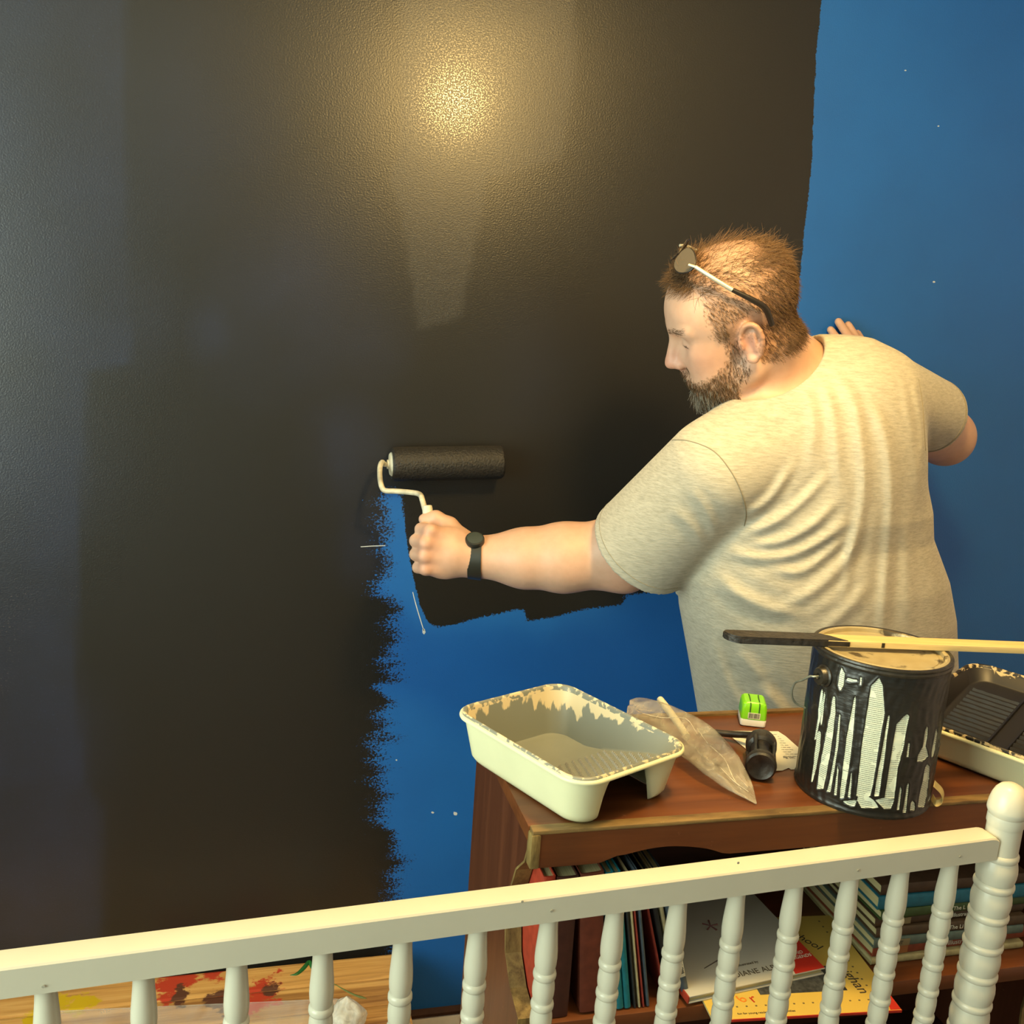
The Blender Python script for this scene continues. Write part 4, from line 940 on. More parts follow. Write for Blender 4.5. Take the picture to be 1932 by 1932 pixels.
for i, (t, mat, label, tx, w_, dx) in enumerate(stack):
    e = empty('book', (stk_x+dx, -1.004+0.003*math.sin(i*2.1), z), label, 'book', 'books stacked at the right of the shelf', rz=math.radians(1.2*math.sin(i*1.7)))
    book_parts(e, w_, 0.19-0.006*(i % 3), t, mat, page_m)
    if tx: text('spine_lettering', tx, t*0.62, (0.118, -0.0026, t/2), ((1, 0, 0), (0, 0, 1), (0, -1, 0)), pale, e)
    if i in (1, 2, 4): 
        o = box('spine_panel', (0.022, -0.0030, t*0.14), (0.052, -0.0018, t*0.86), plain('panel_print', (0.20, 0.16, 0.08) if i != 1 else (0.33, 0.13, 0.04), .5), e, 0.0002); o['label'] = 'printed panel on the spine'
        if i == 4: text('spine_lettering', 'S', t*0.9, (0.037, -0.0033, t/2), ((1, 0, 0), (0, 0, 1), (0, -1, 0)), inkm, e)
        if i == 2: text('spine_lettering', 'LIT', t*0.55, (0.037, -0.0033, t/2), ((1, 0, 0), (0, 0, 1), (0, -1, 0)), inkm, e)
    z += t+0.0004

# ================================================================ the painter
# The figure is grown from blended solids and skinned into one continuous surface.
def smin(a, b, k):
    if k <= 0: return np.minimum(a, b)
    h = np.clip(0.5+0.5*(b-a)/k, 0, 1); return b*(1-h)+a*h-k*h*(1-h)
def smax(a, b, k): return -smin(-a, -b, k)
V = lambda *a: np.array(a, float)
class Solid:
    def __init__(s): s.ops = []
    def put(s, f, c, R, k=0.01, sub=False): s.ops.append((f, np.asarray(c, float), R, k, sub)); return s
    def ball(s, c, r, k=0.01, sub=False):
        c = np.asarray(c, float); return s.put(lambda P: np.linalg.norm(P-c, axis=1)-r, c, r, k, sub)
    def cone(s, a, b, ra, rb, k=0.01, sub=False):
        a, b = np.asarray(a, float), np.asarray(b, float); ab = b-a; l2 = ab@ab
        def f(P):
            t = np.clip((P-a)@ab/l2, 0, 1); return np.linalg.norm(P-a-t[:, None]*ab, axis=1)-(ra+(rb-ra)*t)
        return s.put(f, (a+b)/2, math.sqrt(l2)/2+max(ra, rb), k, sub)
    def chain(s, pts, rs, k=0.01, sub=False):
        for i in range(len(pts)-1): s.cone(pts[i], pts[i+1], rs[i], rs[i+1], k, sub)
        return s
    def ell(s, c, r, F=np.eye(3), k=0.01, sub=False):
        """F: columns are the ellipsoid's axes"""
        c = np.asarray(c, float); r = np.asarray(r, float)
        def f(P):
            q = (P-c)@F; k0 = np.linalg.norm(q/r, axis=1); k1 = np.linalg.norm(q/r**2, axis=1)+1e-9
            return k0*(k0-1)/k1
        return s.put(f, c, r.max(), k, sub)
    def ev(s, P, c=None, R=1e9):
        d = np.full(len(P), 10.0)
        for f, oc, orad, k, sub in s.ops:
            if c is not None and np.linalg.norm(oc-c) > orad+R+k+0.012: continue
            v = f(P); d = smax(d, -v, k) if sub else smin(d, v, k)
        return d
def skin(S, lo, hi, vox, post=None):
    """surface nets over the solid S; only blocks near the surface are sampled finely"""
    B = 8
    lo = np.array(lo, float); n = [int(math.ceil((hi[i]-lo[i])/(vox*B))) for i in range(3)]
    cs = [lo[i]+(np.arange(n[i])+0.5)*vox*B for i in range(3)]
    C3 = np.stack(np.meshgrid(*cs, indexing='ij'), -1).reshape(-1, 3)
    dc = S.ev(C3)
    if post is not None: dc = post(C3, dc)
    dims = [n[i]*B+1 for i in range(3)]
    G = np.ones(dims, np.float32)
    G[:-1, :-1, :-1] = np.repeat(np.repeat(np.repeat(np.where(dc < 0, -1, 1).astype(np.float32).reshape(n), B, 0), B, 1), B, 2)
    act = np.abs(dc) < vox*B*1.25+0.008
    idx = np.argwhere(act.reshape(n))
    loc = np.stack(np.meshgrid(*[np.arange(B+1)]*3, indexing='ij'), -1).reshape(-1, 3)
    SB = 3
    key = (idx//SB); _, inv = np.unique(key, axis=0, return_inverse=True); inv = inv.ravel()
    order = np.argsort(inv, kind='stable'); bounds = np.flatnonzero(np.diff(inv[order]))+1
    for grp in np.split(order, bounds):
        ii = idx[grp]
        gi = (ii[:, None, :]*B+loc[None]).reshape(-1, 3)
        P = lo+gi*vox
        c = (P.min(0)+P.max(0))/2; R = np.linalg.norm(P.max(0)-P.min(0))/2
        d = S.ev(P, c, R)
        if post is not None: d = post(P, d)
        G[gi[:, 0], gi[:, 1], gi[:, 2]] = d
    ins = G < 0
    cnt = np.zeros([d-1 for d in dims], np.uint8)
    for dx in (0, 1):
        for dy in (0, 1):
            for dz in (0, 1): cnt += ins[dx:dims[0]-1+dx, dy:dims[1]-1+dy, dz:dims[2]-1+dz]
    cell = np.argwhere((cnt > 0) & (cnt < 8))
    vid = np.full(cnt.shape, -1, np.int32); vid[cell[:, 0], cell[:, 1], cell[:, 2]] = np.arange(len(cell))
    acc = np.zeros((len(cell), 3)); num = np.zeros(len(cell))
    cor = [(0, 0, 0), (1, 0, 0), (0, 1, 0), (1, 1, 0), (0, 0, 1), (1, 0, 1), (0, 1, 1), (1, 1, 1)]
    val = [G[cell[:, 0]+a, cell[:, 1]+b, cell[:, 2]+c] for a, b, c in cor]
    for a in range(8):
        for b in range(a+1, 8):
            if sum(abs(cor[a][i]-cor[b][i]) for i in range(3)) != 1: continue
            va, vb = val[a], val[b]; m = (va < 0) != (vb < 0)
            t = np.where(m, va/(va-vb+1e-12*(va == vb)), 0)
            p = np.array(cor[a])[None]+t[:, None]*(np.array(cor[b])-np.array(cor[a]))[None]
            acc += np.where(m[:, None], p, 0); num += m
    verts = lo+(cell+acc/np.maximum(num, 1)[:, None])*vox
    quads = []
    for ax in range(3):
        a1, a2 = (ax+1) % 3, (ax+2) % 3
        A_ = ins.take(range(dims[ax]-1), ax); Bm = ins.take(range(1, dims[ax]), ax)
        e = np.argwhere(A_ != Bm)
        e = e[(e[:, a1] > 0) & (e[:, a2] > 0) & (e[:, a1] < dims[a1]-1) & (e[:, a2] < dims[a2]-1)]
        u = np.zeros(3, int); u[a1] = 1; w_ = np.zeros(3, int); w_[a2] = 1
        g = lambda o: vid[tuple((e-o).T)]
        q = np.stack([g(u+w_), g(w_), g(np.zeros(3, int)), g(u)], 1)
        flip = ~A_[tuple(e.T)]
        q[flip] = q[flip][:, ::-1]
        quads.append(q)
    q = np.concatenate(quads); q = q[(q >= 0).all(1)]
    # relax the lattice a little
    for _ in range(2):
        sm = np.zeros_like(verts); c_ = np.zeros(len(verts))
        for a in range(4):
            np.add.at(sm, q[:, a], verts[q[:, (a+1) % 4]]+verts[q[:, a-1]]); np.add.at(c_, q[:, a], 2)
        verts = verts*0.55+0.45*sm/np.maximum(c_, 1)[:, None]
    return verts, q
def quad_obj(name, verts, q, m, parent=None):
    me = bpy.data.meshes.new(name)
    me.vertices.add(len(verts)); me.vertices.foreach_set('co', verts.astype(np.float32).ravel())
    me.loops.add(len(q)*4); me.loops.foreach_set('vertex_index', q.astype(np.int32).ravel())
    me.polygons.add(len(q)); me.polygons.foreach_set('loop_start', np.arange(0, len(q)*4, 4, dtype=np.int32))
    me.update(calc_edges=True); me.validate()
    return link(name, me, m, parent, smooth=True)
def normals(verts, q):
    fn = np.cross(verts[q[:, 2]]-verts[q[:, 0]], verts[q[:, 3]]-verts[q[:, 1]])
    n = np.zeros_like(verts)
    for a in range(4): np.add.at(n, q[:, a], fn)
    return n/(np.linalg.norm(n, axis=1)[:, None]+1e-12)

# ---- head frame
HS = 0.985
Hc = onY(1385, 618, -0.50)
az, pt, rl = math.radians(-67), math.radians(25), math.radians(18)
hf = V(math.sin(az)*math.cos(pt), math.cos(az)*math.cos(pt), -math.sin(pt))
hl0 = V(-math.cos(az), math.sin(az), 0); hu0 = np.cross(hf, hl0)
hu = hu0*math.cos(rl)+hl0*math.sin(rl); hl = hl0*math.cos(rl)-hu0*math.sin(rl)
HF = np.stack([hf, hl, hu], 1)                    # columns: forward, left, up
hp = lambda x, y, z: Hc+HF@(V(x, y, z)*HS)
def HE(S, c, r, k=0.012, sub=False, rot=None): S.ell(hp(*c), V(*r)*HS, HF if rot is None else HF@rot, k, sub)
def HC(S, a, b, ra, rb, k=0.008, sub=False): S.cone(hp(*a), hp(*b), ra*HS, rb*HS, k, sub)
def HB(S, c, r, k=0.008, sub=False): S.ball(hp(*c), r*HS, k, sub)
def ry(a):
    c, s = math.cos(a), math.sin(a); return np.array([[c, 0, s], [0, 1, 0], [-s, 0, c]])
def rz_(a):
    c, s = math.cos(a), math.sin(a); return np.array([[c, -s, 0], [s, c, 0], [0, 0, 1]])
# ---- body joints (room coordinates, metres)
neck0 = onY(1468, 690, -0.45)
shL, elL, foL, fo2, wrL = onY(1352, 886, -0.53), onY(1165, 1045, -0.34), onY(1062, 1052, -0.31), onY(990, 1053, -0.29), onY(888, 1050, -0.265)
shR, elR, wrR = onY(1655, 748, -0.50), onY(1783, 824, -0.34), onY(1648, 742, -0.060)
YC = -0.45
def yc(z): return np.interp(z, [0.90, 1.38], [-0.345, -0.465])
rows = [(1560, 1362, 1796), (1450, 1352, 1796), (1350, 1337, 1792), (1250, 1320, 1788), (1150, 1302, 1784), (1080, 1296, 1772), (1000, 1312, 1744), (900, 1330, 1734), (820, 1350, 1724), (760, 1380, 1705), (715, 1425, 1680), (680, 1470, 1645), (655, 1520, 1620)]
phi = math.radians(10)
LZ, LX, LA = [], [], []
for y, xl, xr in rows[::-1]:
    xm = (xl+xr)/2; c = onY(xm, y, YC); c = onY(xm, y, float(yc(c[2]))); c = onY(xm, y, float(yc(c[2]))); dd = (c-EYE)@_f; half = (xr-xl)/2*dd/FPX
    va = YAW+math.atan((xm-966)/FPX)
    a = half/math.sqrt(math.cos(va+phi)**2+(0.70*math.sin(va+phi))**2)
    LZ.append(c[2]); LX.append(c[0]); LA.append(a)
LZ, LX, LA = [np.array(v)[np.argsort(LZ)] for v in (LZ, LX, LA)]
def torso(inset):
    def f(P):
        z = np.clip(P[:, 2], LZ[0], LZ[-1])
        cx, a = np.interp(z, LZ, LX), np.interp(z, LZ, LA)-inset; b = a*0.70
        a = np.maximum(a, 0.01); b = np.maximum(b, 0.01)
        dx, dy = P[:, 0]-cx, P[:, 1]-yc(z)
        u, v = dx*math.cos(phi)+dy*math.sin(phi), -dx*math.sin(phi)+dy*math.cos(phi)
        q = (np.abs(u/a)**2.3+np.abs(v/b)**2.3)**(1/2.3)
        return np.maximum((q-1)*b*0.95, np.maximum(P[:, 2]-(LZ[-1]-inset), (LZ[0]+inset)-P[:, 2]))
    return f
tc = V(np.mean(LX), YC, np.mean(LZ))
body = Solid()
body.put(torso(0.020), tc, 0.7, 0.03)
body.cone(shL, shR, 0.062, 0.062, 0.05)
# left arm with the roller
body.chain([shL, elL, foL, fo2, wrL], [0.070, 0.0635, 0.061, 0.0525, 0.0350], 0.02)
body.ball(elL+V(0.012, -0.030, -0.022), 0.034, 0.03)
# right arm, forearm going back to the wall
body.chain([shR, elR], [0.070, 0.053], 0.02); body.chain([elR, elR+(wrR-elR)*0.35, wrR], [0.050, 0.050, 0.031], 0.02)
# neck
body.cone(hp(-0.030, 0.0, -0.035), neck0+V(0.0, 0.0, -0.02), 0.066, 0.074, 0.02)
body.cone(neck0+V(0, 0, -.01), shR+V(-.05, 0, .0), 0.055, 0.05, 0.05); body.cone(neck0+V(0, 0, -.02), shL+V(.04, 0, .03), 0.055, 0.05, 0.05)
# skull and face
HE(body, (-0.008, 0, 0.050), (0.103, 0.080, 0.088), 0.02)
HE(body, (0.030, 0, 0.040), (0.064, 0.069, 0.068), 0.02)
HE(body, (0.040, 0, -0.020), (0.050, 0.057, 0.082), 0.02)
HE(body, (0.036, 0, -0.062), (0.054, 0.058, 0.048), 0.02)
HB(body, (0.074, 0, -0.090), 0.020, 0.02); HB(body, (0.0, 0.050, -0.058), 0.022, 0.02); HB(body, (0.0, -0.050, -0.058), 0.022, 0.02)
HE(body, (0.030, 0.0, -0.085), (0.050, 0.045, 0.030), 0.02)
for s in (-1, 1):
    HE(body, (0.048, s*0.045, -0.010), (0.034, 0.017, 0.026), 0.022)            # cheek
    HC(body, (0.086, s*0.014, -0.014), (0.070, s*0.030, -0.020), 0.012, 0.016, 0.015); HE(body, (0.054, s*0.033, -0.048), (0.032, 0.021, 0.034), 0.018)
    HC(body, (0.087, s*0.010, 0.0375), (0.070, s*0.050, 0.038), 0.011, 0.009, 0.012)   # brow
    HE(body, (0.105, s*0.034, 0.018), (0.026, 0.021, 0.0145), 0.014, True)       # socket
    HB(body, (0.0725, s*0.033, 0.0165), 0.0135, 0.002)                           # lid over the eye
    HC(body, (0.0835, s*0.020, 0.0145), (0.0800, s*0.047, 0.0145), 0.0026, 0.0022, 0.002)   # lash line, looking down
    HB(body, (0.1010, s*0.0115, -0.0235), 0.0088, 0.006)                         # nostril wing
    HB(body, (0.1035, s*0.0065, -0.0315), 0.0034, 0.002, True)
HC(body, (0.0880, 0, 0.030), (0.1095, 0, -0.012), 0.0085, 0.0105, 0.010)
HE(body, (0.1125, 0, -0.0195), (0.0115, 0.0120, 0.0100), 0.006)
HC(body, (0.100, 0, -0.030), (0.0945, 0, -0.043), 0.006, 0.007, 0.010)
HC(body, (0.0930, -0.020, -0.0490), (0.0930, 0.020, -0.0490), 0.0070, 0.0070, 0.008)
HC(body, (0.0920, -0.017, -0.0600), (0.0920, 0.017, -0.0600), 0.0075, 0.0075, 0.008)
HC(body, (0.1005, -0.022, -0.0545), (0.1005, 0.022, -0.0545), 0.0022, 0.0022, 0.003, True)
for s in (-1, 1):                                                               # ears
    E_ = rz_(s*-0.42)@ry(-0.22)
    e3 = lambda x, y, z: tuple(V(-0.014, s*0.0775, 0.000)+E_@V(x, s*y, z))
    HE(body, e3(-0.002, 0.004, 0.002), (0.0195, 0.0065, 0.0310), 0.005, rot=E_)
    ring = [(-0.004+0.0175*math.cos(a), 0.0105, 0.004+0.0270*math.sin(a)) for a in np.linspace(-0.55, PI+0.55, 12)]
    ring = ring + [(-0.017, 0.010, -0.018), (-0.008, 0.0085, -0.030), (0.003, 0.0065, -0.030)]
    for a, b in zip(ring[:-1], ring[1:]): HC(body, e3(*a), e3(*b), 0.0040, 0.0040, 0.003)
    HB(body, e3(-0.003, 0.0065, -0.0290), 0.0075, 0.006)
    HE(body, e3(0.000, 0.0145, -0.003), (0.0095, 0.0080, 0.0135), 0.004, True, rot=E_)
    HC(body, e3(-0.008, 0.0100, 0.016), e3(-0.011, 0.010, -0.012), 0.0034, 0.0032, 0.004)
    HB(body, e3(0.0115, 0.0080, -0.004), 0.0048, 0.004)
# ---- left hand closed round the roller handle
hd = wrL+V(0, 0, 0)
pd = onY(800, 1037, -0.275)-wrL; pd /= np.linalg.norm(pd)
ts = V(0.06, 0.10, 1.0); ts -= pd*(ts@pd); ts /= np.linalg.norm(ts); bn = np.cross(pd, ts); bn = bn if bn[1] < 0 else -bn
hx = lambda p, t, b_: wrL+pd*p+ts*t+bn*b_
HFm = np.stack([pd, ts, bn], 1)
body.cone(wrL, hx(0.035, 0, 0), 0.033, 0.036, 0.02)
body.ell(hx(0.050, 0.000, 0.004), (0.046, 0.048, 0.020), HFm, 0.015)
body.ell(hx(0.030, 0.026, -0.014), (0.032, 0.022, 0.022), HFm, 0.015)           # thumb mound
kn = [(0.088, 0.036, 0.010), (0.093, 0.014, 0.013), (0.090, -0.010, 0.012), (0.083, -0.033, 0.008)]
fl_ = [(0.034, 0.028, 0.024), (0.037, 0.030, 0.025), (0.034, 0.028, 0.024), (0.028, 0.023, 0.022)]
fr = [0.0118, 0.0122, 0.0116, 0.0104]
for (a, b_, c), (l1, l2, l3), r in zip(kn, fl_, fr):
    p0 = hx(a-0.042, b_*0.75, c-0.004); p1 = hx(a, b_, c); p2 = p1+pd*l1*0.20-bn*l1*0.97-ts*0.003; p3 = p2-pd*l2*0.85-bn*l2*0.50; p4 = p3-pd*l3*0.75+bn*l3*0.62
    body.chain([p0, p1], [r*0.9, r*1.10], 0.010); body.chain([p1, p2, p3, p4], [r*1.10, r, r*0.94, r*0.82], 0.004)
t0, t1, t2, t3 = hx(0.018, 0.022, -0.012), hx(0.044, 0.046, -0.024), hx(0.068, 0.056, -0.034), hx(0.086, 0.050, -0.045)
body.chain([t0, t1, t2, t3], [0.020, 0.0165, 0.0130, 0.0105], 0.010)
# ---- right hand flat on the wall, fingers pointing up
yw = -0.0135
tips = [(1567, 622), (1582, 607), (1600, 613), (1618, 628)]
roots = [(1606, 684), (1622, 676), (1637, 682), (1650, 694)]
palm = onY(1635, 712, -0.040)
body.cone(wrR, palm, 0.030, 0.030, 0.02)
for (tx, ty), (rx_, ry_), r in zip(tips, roots, (0.0088, 0.0095, 0.0092, 0.0080)):
    a = onY(rx_, ry_, yw-0.011); c = onY(tx, ty, yw); b_ = a*0.45+c*0.55+V(0, -0.007, 0)
    body.cone(palm+(a-palm)*0.2, a, 0.020, r*1.35, 0.018); body.chain([a, b_, c], [r*1.12, r*1.03, r*0.90], 0.004)
a = onY(1598, 722, -0.030); body.chain([palm, a, onY(1572, 700, yw)], [0.022, 0.013, 0.0095], 0.012)
# legs
hipL, hipR = V(np.interp(0.86, LZ, LX)-0.10, YC+0.08, 0.86), V(np.interp(0.86, LZ, LX)+0.10, YC+0.10, 0.86)
kneeL, kneeR = V(hipL[0]-0.03, YC+0.04, 0.47), V(hipR[0]+0.03, YC+0.05, 0.47)
ankL, ankR = V(hipL[0]-0.05, YC-0.02, 0.09), V(hipR[0]+0.06, YC-0.01, 0.09)
lo, hi = (0.18, -0.78, 0.86), (1.42, 0.012, 1.885)
bv, bq = skin(body, lo, hi, 0.0027)
print('body verts', len(bv))
HLv = (bv-Hc)@HF/HS                               # head-local coordinates of every vertex
headm = np.linalg.norm(HLv-V(0, 0, 0.01), axis=1) < 0.155
# skin tone: redder nose, cheeks, ears, knuckles, elbow; bare scalp warmer
base = np.array([0.68, 0.42, 0.30]); col = np.tile(base, (len(bv), 1))
def tint(c, r, rgb, amt):
    global col
    k = (np.clip(1-np.linalg.norm(bv-c, axis=1)/r, 0, 1)**0.8*amt)[:, None]; col = col*(1-k)+np.array(rgb)*k
for s in (-1, 1):
    tint(hp(-0.014, s*0.085, 0), 0.045*HS, (0.62, 0.25, 0.19), 0.55); tint(hp(0.062, s*0.05, -0.012), 0.04, (0.62, 0.28, 0.21), 0.45)
tint(hp(0.11, 0, -0.018), 0.035, (0.62, 0.27, 0.21), 0.7)
tint(elL+V(0.012, -0.06, -0.03), 0.07, (0.55, 0.25, 0.16), 0.5); tint(elR, 0.09, (0.56, 0.27, 0.16), 0.4)
for k_ in kn: tint(hx(*k_), 0.03, (0.62, 0.29, 0.21), 0.4)
x_, y_, z_ = HLv.T
x0_, z0_ = x_, z_; x_ = x_+RND.normal(size=len(x_))*0.0035*headm; z_ = z_+RND.normal(size=len(z_))*0.0035*headm      # ragged hairline
hmask = headm & (x_ < 0.106)
# scalp and stubble shading under the hair
hairline = 0.088-0.030*np.clip(np.abs(y_)/0.06, 0, 1)**2
scalp = headm & (((x_ < hairline-0.022+0.0*z_) & (z_ > 0.058)) | ((x_ < 0.036) & (z_ > 0.012) & (z_ <= 0.058)) | ((x_ < -0.020) & (z_ > -0.050) & (z_ <= 0.03)))
ks = (0.50-0.34*np.clip((z_[scalp]-0.07)/0.03, 0, 1))[:, None]; col[scalp] = col[scalp]*(1-ks)+np.array([0.27, 0.145, 0.075])*ks
beardm = headm & (((z_ < -0.030) & (x_ > 0.028-0.25*(z_+0.03)*0) & (z_ > -0.125)) & ~((x_ > 0.086) & (np.abs(y_) < 0.020) & (z_ > -0.063) & (z_ < -0.046)) & ~((np.abs(y_) > 0.030) & (z_ > -0.043+0.35*(0.058-x_)) & (x_ > 0.03)))
side = headm & (x_ > 0.004) & (x_ < 0.026+0.0*z_) & (z_ < 0.03) & (z_ > -0.06) & (np.abs(y_) > 0.050)
beardm |= side
beardm &= ~((x_ > 0.098) & (z_ > -0.036))
col[beardm] = col[beardm]*0.5+np.array([0.22, 0.125, 0.075])*0.5
x_, z_ = x0_, z0_
lash = headm & (x_ > 0.076) & (np.abs(z_-0.0125) < 0.0022) & (np.abs(np.abs(y_)-0.034) < 0.013); col[lash] = (0.12, 0.07, 0.05)
lips = headm & (x_ > 0.088) & (np.abs(y_) < 0.021) & (z_ > -0.064) & (z_ < -0.047); col[lips] = col[lips]*0.4+np.array([0.50, 0.21, 0.16])*0.6
skinm, nt, b = newmat('skin')
no = N(nt, 'ShaderNodeTexNoise', i_Scale=70.0, i_Detail=4.0); L(nt, coords(nt), no.inputs[0])
ca = attr(nt, 'tone')
L(nt, mixc(nt, 1.0, ca.outputs['Color'], ramp(nt, no.outputs[0], [(0.3, (0.92, 0.90, 0.88)), (0.7, (1.0, 1.0, 1.0))]), 'MULTIPLY'), b.inputs['Base Color'])
b.inputs['Roughness'].default_value = 0.48; b.inputs['Subsurface Weight'].default_value = 0.10; b.inputs['Subsurface Radius'].default_value = (0.012, 0.004, 0.002); b.inputs['Subsurface Scale'].default_value = 1.0
bump(nt, b, no.outputs[0], 0.25, 0.0008)
person = empty('person', (float(np.interp(0.9, LZ, LX)), YC, 0), 'bearded person in a heather grey t-shirt reaching left to roll black paint on the wall', 'person')
bo = own(quad_obj('body', bv, bq, skinm), person); setattr_v(bo.data, 'tone', col, 'FLOAT_COLOR')

col[headm & (z_ > 0.09)] *= 0.80
c4_ = np.ones((len(bv), 4), np.float32); c4_[:, :3] = col; bo.data.attributes['tone'].data.foreach_set('color', c4_.ravel())
# ---- t-shirt
shirt = Solid()
shirt.put(torso(0.0), tc, 0.7, 0.03)
shirt.cone(shL+V(0.03, 0, 0.02), shR+V(-0.02, 0, 0), 0.074, 0.070, 0.05)
shirt.cone(neck0+V(0.01, 0, -.030), shR+V(-.05, 0, .0), 0.066, 0.066, 0.05); shirt.cone(neck0+V(0.02, 0, -.045), shL+V(.05, 0, .03), 0.062, 0.066, 0.05)
shirt.ell(onY(1560, 850, -0.50), (0.155, 0.13, 0.18), k=0.05)
hemL, hemR = onY(1212, 1033, -0.385), onY(1757, 785, -0.41)
aL = (hemL-shL)/np.linalg.norm(hemL-shL); aR = (hemR-shR)/np.linalg.norm(hemR-shR)
shirt.cone(shL, hemL+aL*0.03, 0.086, 0.100, 0.016)
shirt.cone(shR, hemR+aR*0.03, 0.078, 0.066, 0.02)
fold = [([(1635, 759), (1660, 792), (1676, 850), (1682, 933), (1678, 1016), (1668, 1140), (1660, 1260)], 0.0060, 0.0125), ([(1573, 697), (1610, 759), (1624, 829), (1630, 933), (1608, 1040), (1590, 1130)], 0.0055, 0.0110),
        ([(1548, 717), (1568, 767), (1578, 842), (1585, 930)], 0.0040, 0.0105), ([(1520, 735), (1535, 800), (1530, 880)], 0.0032, 0.0110), ([(1722, 715), (1738, 792), (1742, 890)], 0.0050, 0.0085), ([(1700, 705), (1718, 780), (1728, 860), (1735, 950)], 0.0032, 0.0100),
        ([(1407, 974), (1453, 941), (1498, 875)], 0.0050, 0.0095), ([(1403, 1008), (1453, 990), (1510, 950), (1568, 890)], 0.0062, 0.0100), ([(1411, 1026), (1469, 1024), (1527, 995), (1585, 940)], 0.0060, 0.0100),
        ([(1370, 1040), (1428, 1052), (1494, 1046), (1560, 1015), (1602, 980)], 0.0065, 0.0105), ([(1453, 1072), (1510, 1078), (1560, 1045), (1600, 1010)], 0.0050, 0.0095), ([(1480, 1140), (1535, 1115), (1593, 1060), (1622, 999)], 0.0055, 0.0120),
        ([(1345, 1080), (1395, 1123), (1453, 1150), (1515, 1158)], 0.0060, 0.0130), ([(1430, 1290), (1477, 1345), (1500, 1380)], 0.0075, 0.0140), ([(1390, 1230), (1440, 1285)], 0.004, 0.014), ([(1340, 1200), (1370, 1290), (1420, 1360)], 0.0045, 0.015),
        ([(1540, 1200), (1600, 1150), (1640, 1100)], 0.0040, 0.0130), ([(1700, 960), (1712, 1080), (1715, 1200)], 0.0030, 0.0150), ([(1390, 800), (1450, 790), (1500, 760)], 0.0022, 0.013), ([(1265, 960), (1300, 990), (1330, 1030)], 0.0030, 0.010), ([(1300, 920), (1330, 960), (1352, 1010)], 0.0028, 0.009), ([(1215, 940), (1240, 965)], 0.0035, 0.010)]
fl3 = []
for pl, amp, wdt in fold[:-1]:
    amp *= 0.74
    c_ = catmull([onY(x, y, -0.60)[[0, 2]] for x, y in pl], 5); fl3.append((np.array(c_), amp, wdt*0.80))
def drape(P, d):
    near = np.abs(d) < 0.03
    if not near.any(): return d
    Q = P[near]; t = (-0.60-EYE[1])/(Q[:, 1]-EYE[1]); uv = np.stack([EYE[0]+(Q[:, 0]-EYE[0])*t, EYE[2]+(Q[:, 2]-EYE[2])*t], 1)
    disp = np.zeros(len(Q)); back = np.clip((yc(Q[:, 2])+0.04-Q[:, 1])/0.05, 0, 1)
    mn, mx2 = uv.min(0)-0.05, uv.max(0)+0.05
    for c_, amp, wdt in fl3:
        if (c_.max(0) < mn).any() or (c_.min(0) > mx2).any(): continue
        best = np.full(len(Q), 9.0); tt = np.zeros(len(Q))
        for i in range(len(c_)-1):
            ab = c_[i+1]-c_[i]; s_ = np.clip((uv-c_[i])@ab/(ab@ab), 0, 1)
            dd = np.linalg.norm(uv-c_[i]-s_[:, None]*ab, axis=1); m = dd < best
            tt = np.where(m, (i+s_)/(len(c_)-1), tt); best = np.minimum(best, dd)
        env = np.clip(np.minimum(tt, 1-tt)*4+0.12, 0, 1)
        disp += amp*env*(np.exp(-(best/wdt)**2)-0.45*np.exp(-((best-2.0*wdt)/(1.1*wdt))**2))
    d = d.copy(); d[near] -= disp*back; return d
tor0 = torso(0.0)
def hem_cut(P, d):
    d = drape(P, d); apart = tor0(P) > 0.004
    # sleeve ends: flat cut, hollow inside so the arm comes out of an opening
    for h, a, rin, ln in ((hemL, aL, 0.0905, 0.03), (hemR, aR, 0.0585, 0.025)):
        u = (P-h)@a; rad_ = np.linalg.norm(P-h-u[:, None]*a, axis=1); nr = (rad_ < 0.14) & apart
        d = np.where(nr & (u > -0.12), np.maximum(d, u), d)
        hole = np.maximum(rad_-rin+0.15*np.clip(-u, 0, 1)*0, -(u+ln)); d = np.where(nr, np.maximum(d, -hole), d)
    # neck opening
    ax_ = neck0-hp(-0.03, 0, -0.035); ax_ /= np.linalg.norm(ax_); q = P-neck0; u = q@ax_
    rad_ = np.linalg.norm(q-u[:, None]*ax_, axis=1); hole = np.maximum(rad_-(0.0785-0.25*np.clip(u, -0.1, 0.03)), u-0.018)
    return smax(d, -hole, 0.004)
slo, shi = (np.min(LX-LA)-0.22, -0.74, LZ[0]-0.01), (1.42, -0.12, 1.72)
sv, sq = skin(shirt, slo, shi, 0.0030, hem_cut)
print('shirt verts', len(sv))
knit, nt, b = newmat('heather_jersey')
n1 = N(nt, 'ShaderNodeTexNoise', i_Scale=1.0, i_Detail=3.0, i_Roughness=.7); L(nt, coords(nt, 'Object', (60, 60, 330)), n1.inputs[0])
n2 = N(nt, 'ShaderNodeTexNoise', i_Scale=8.0, i_Detail=3.0); L(nt, coords(nt), n2.inputs[0])
g = math_(nt, 'ADD', math_(nt, 'MULTIPLY', n1.outputs[0], .8), math_(nt, 'MULTIPLY', n2.outputs[0], .2))
L(nt, ramp(nt, g, [(0.34, (0.40, 0.365, 0.285)), (0.62, (0.56, 0.515, 0.415))]), b.inputs['Base Color']); b.inputs['Roughness'].default_value = 0.9
b.inputs['Specular IOR Level'].default_value = 0.2; b.inputs['Sheen Weight'].default_value = 0.15
bump(nt, b, n1.outputs[0], 0.5, 0.0012)
so = own(quad_obj('t_shirt', sv, sq, knit), person)
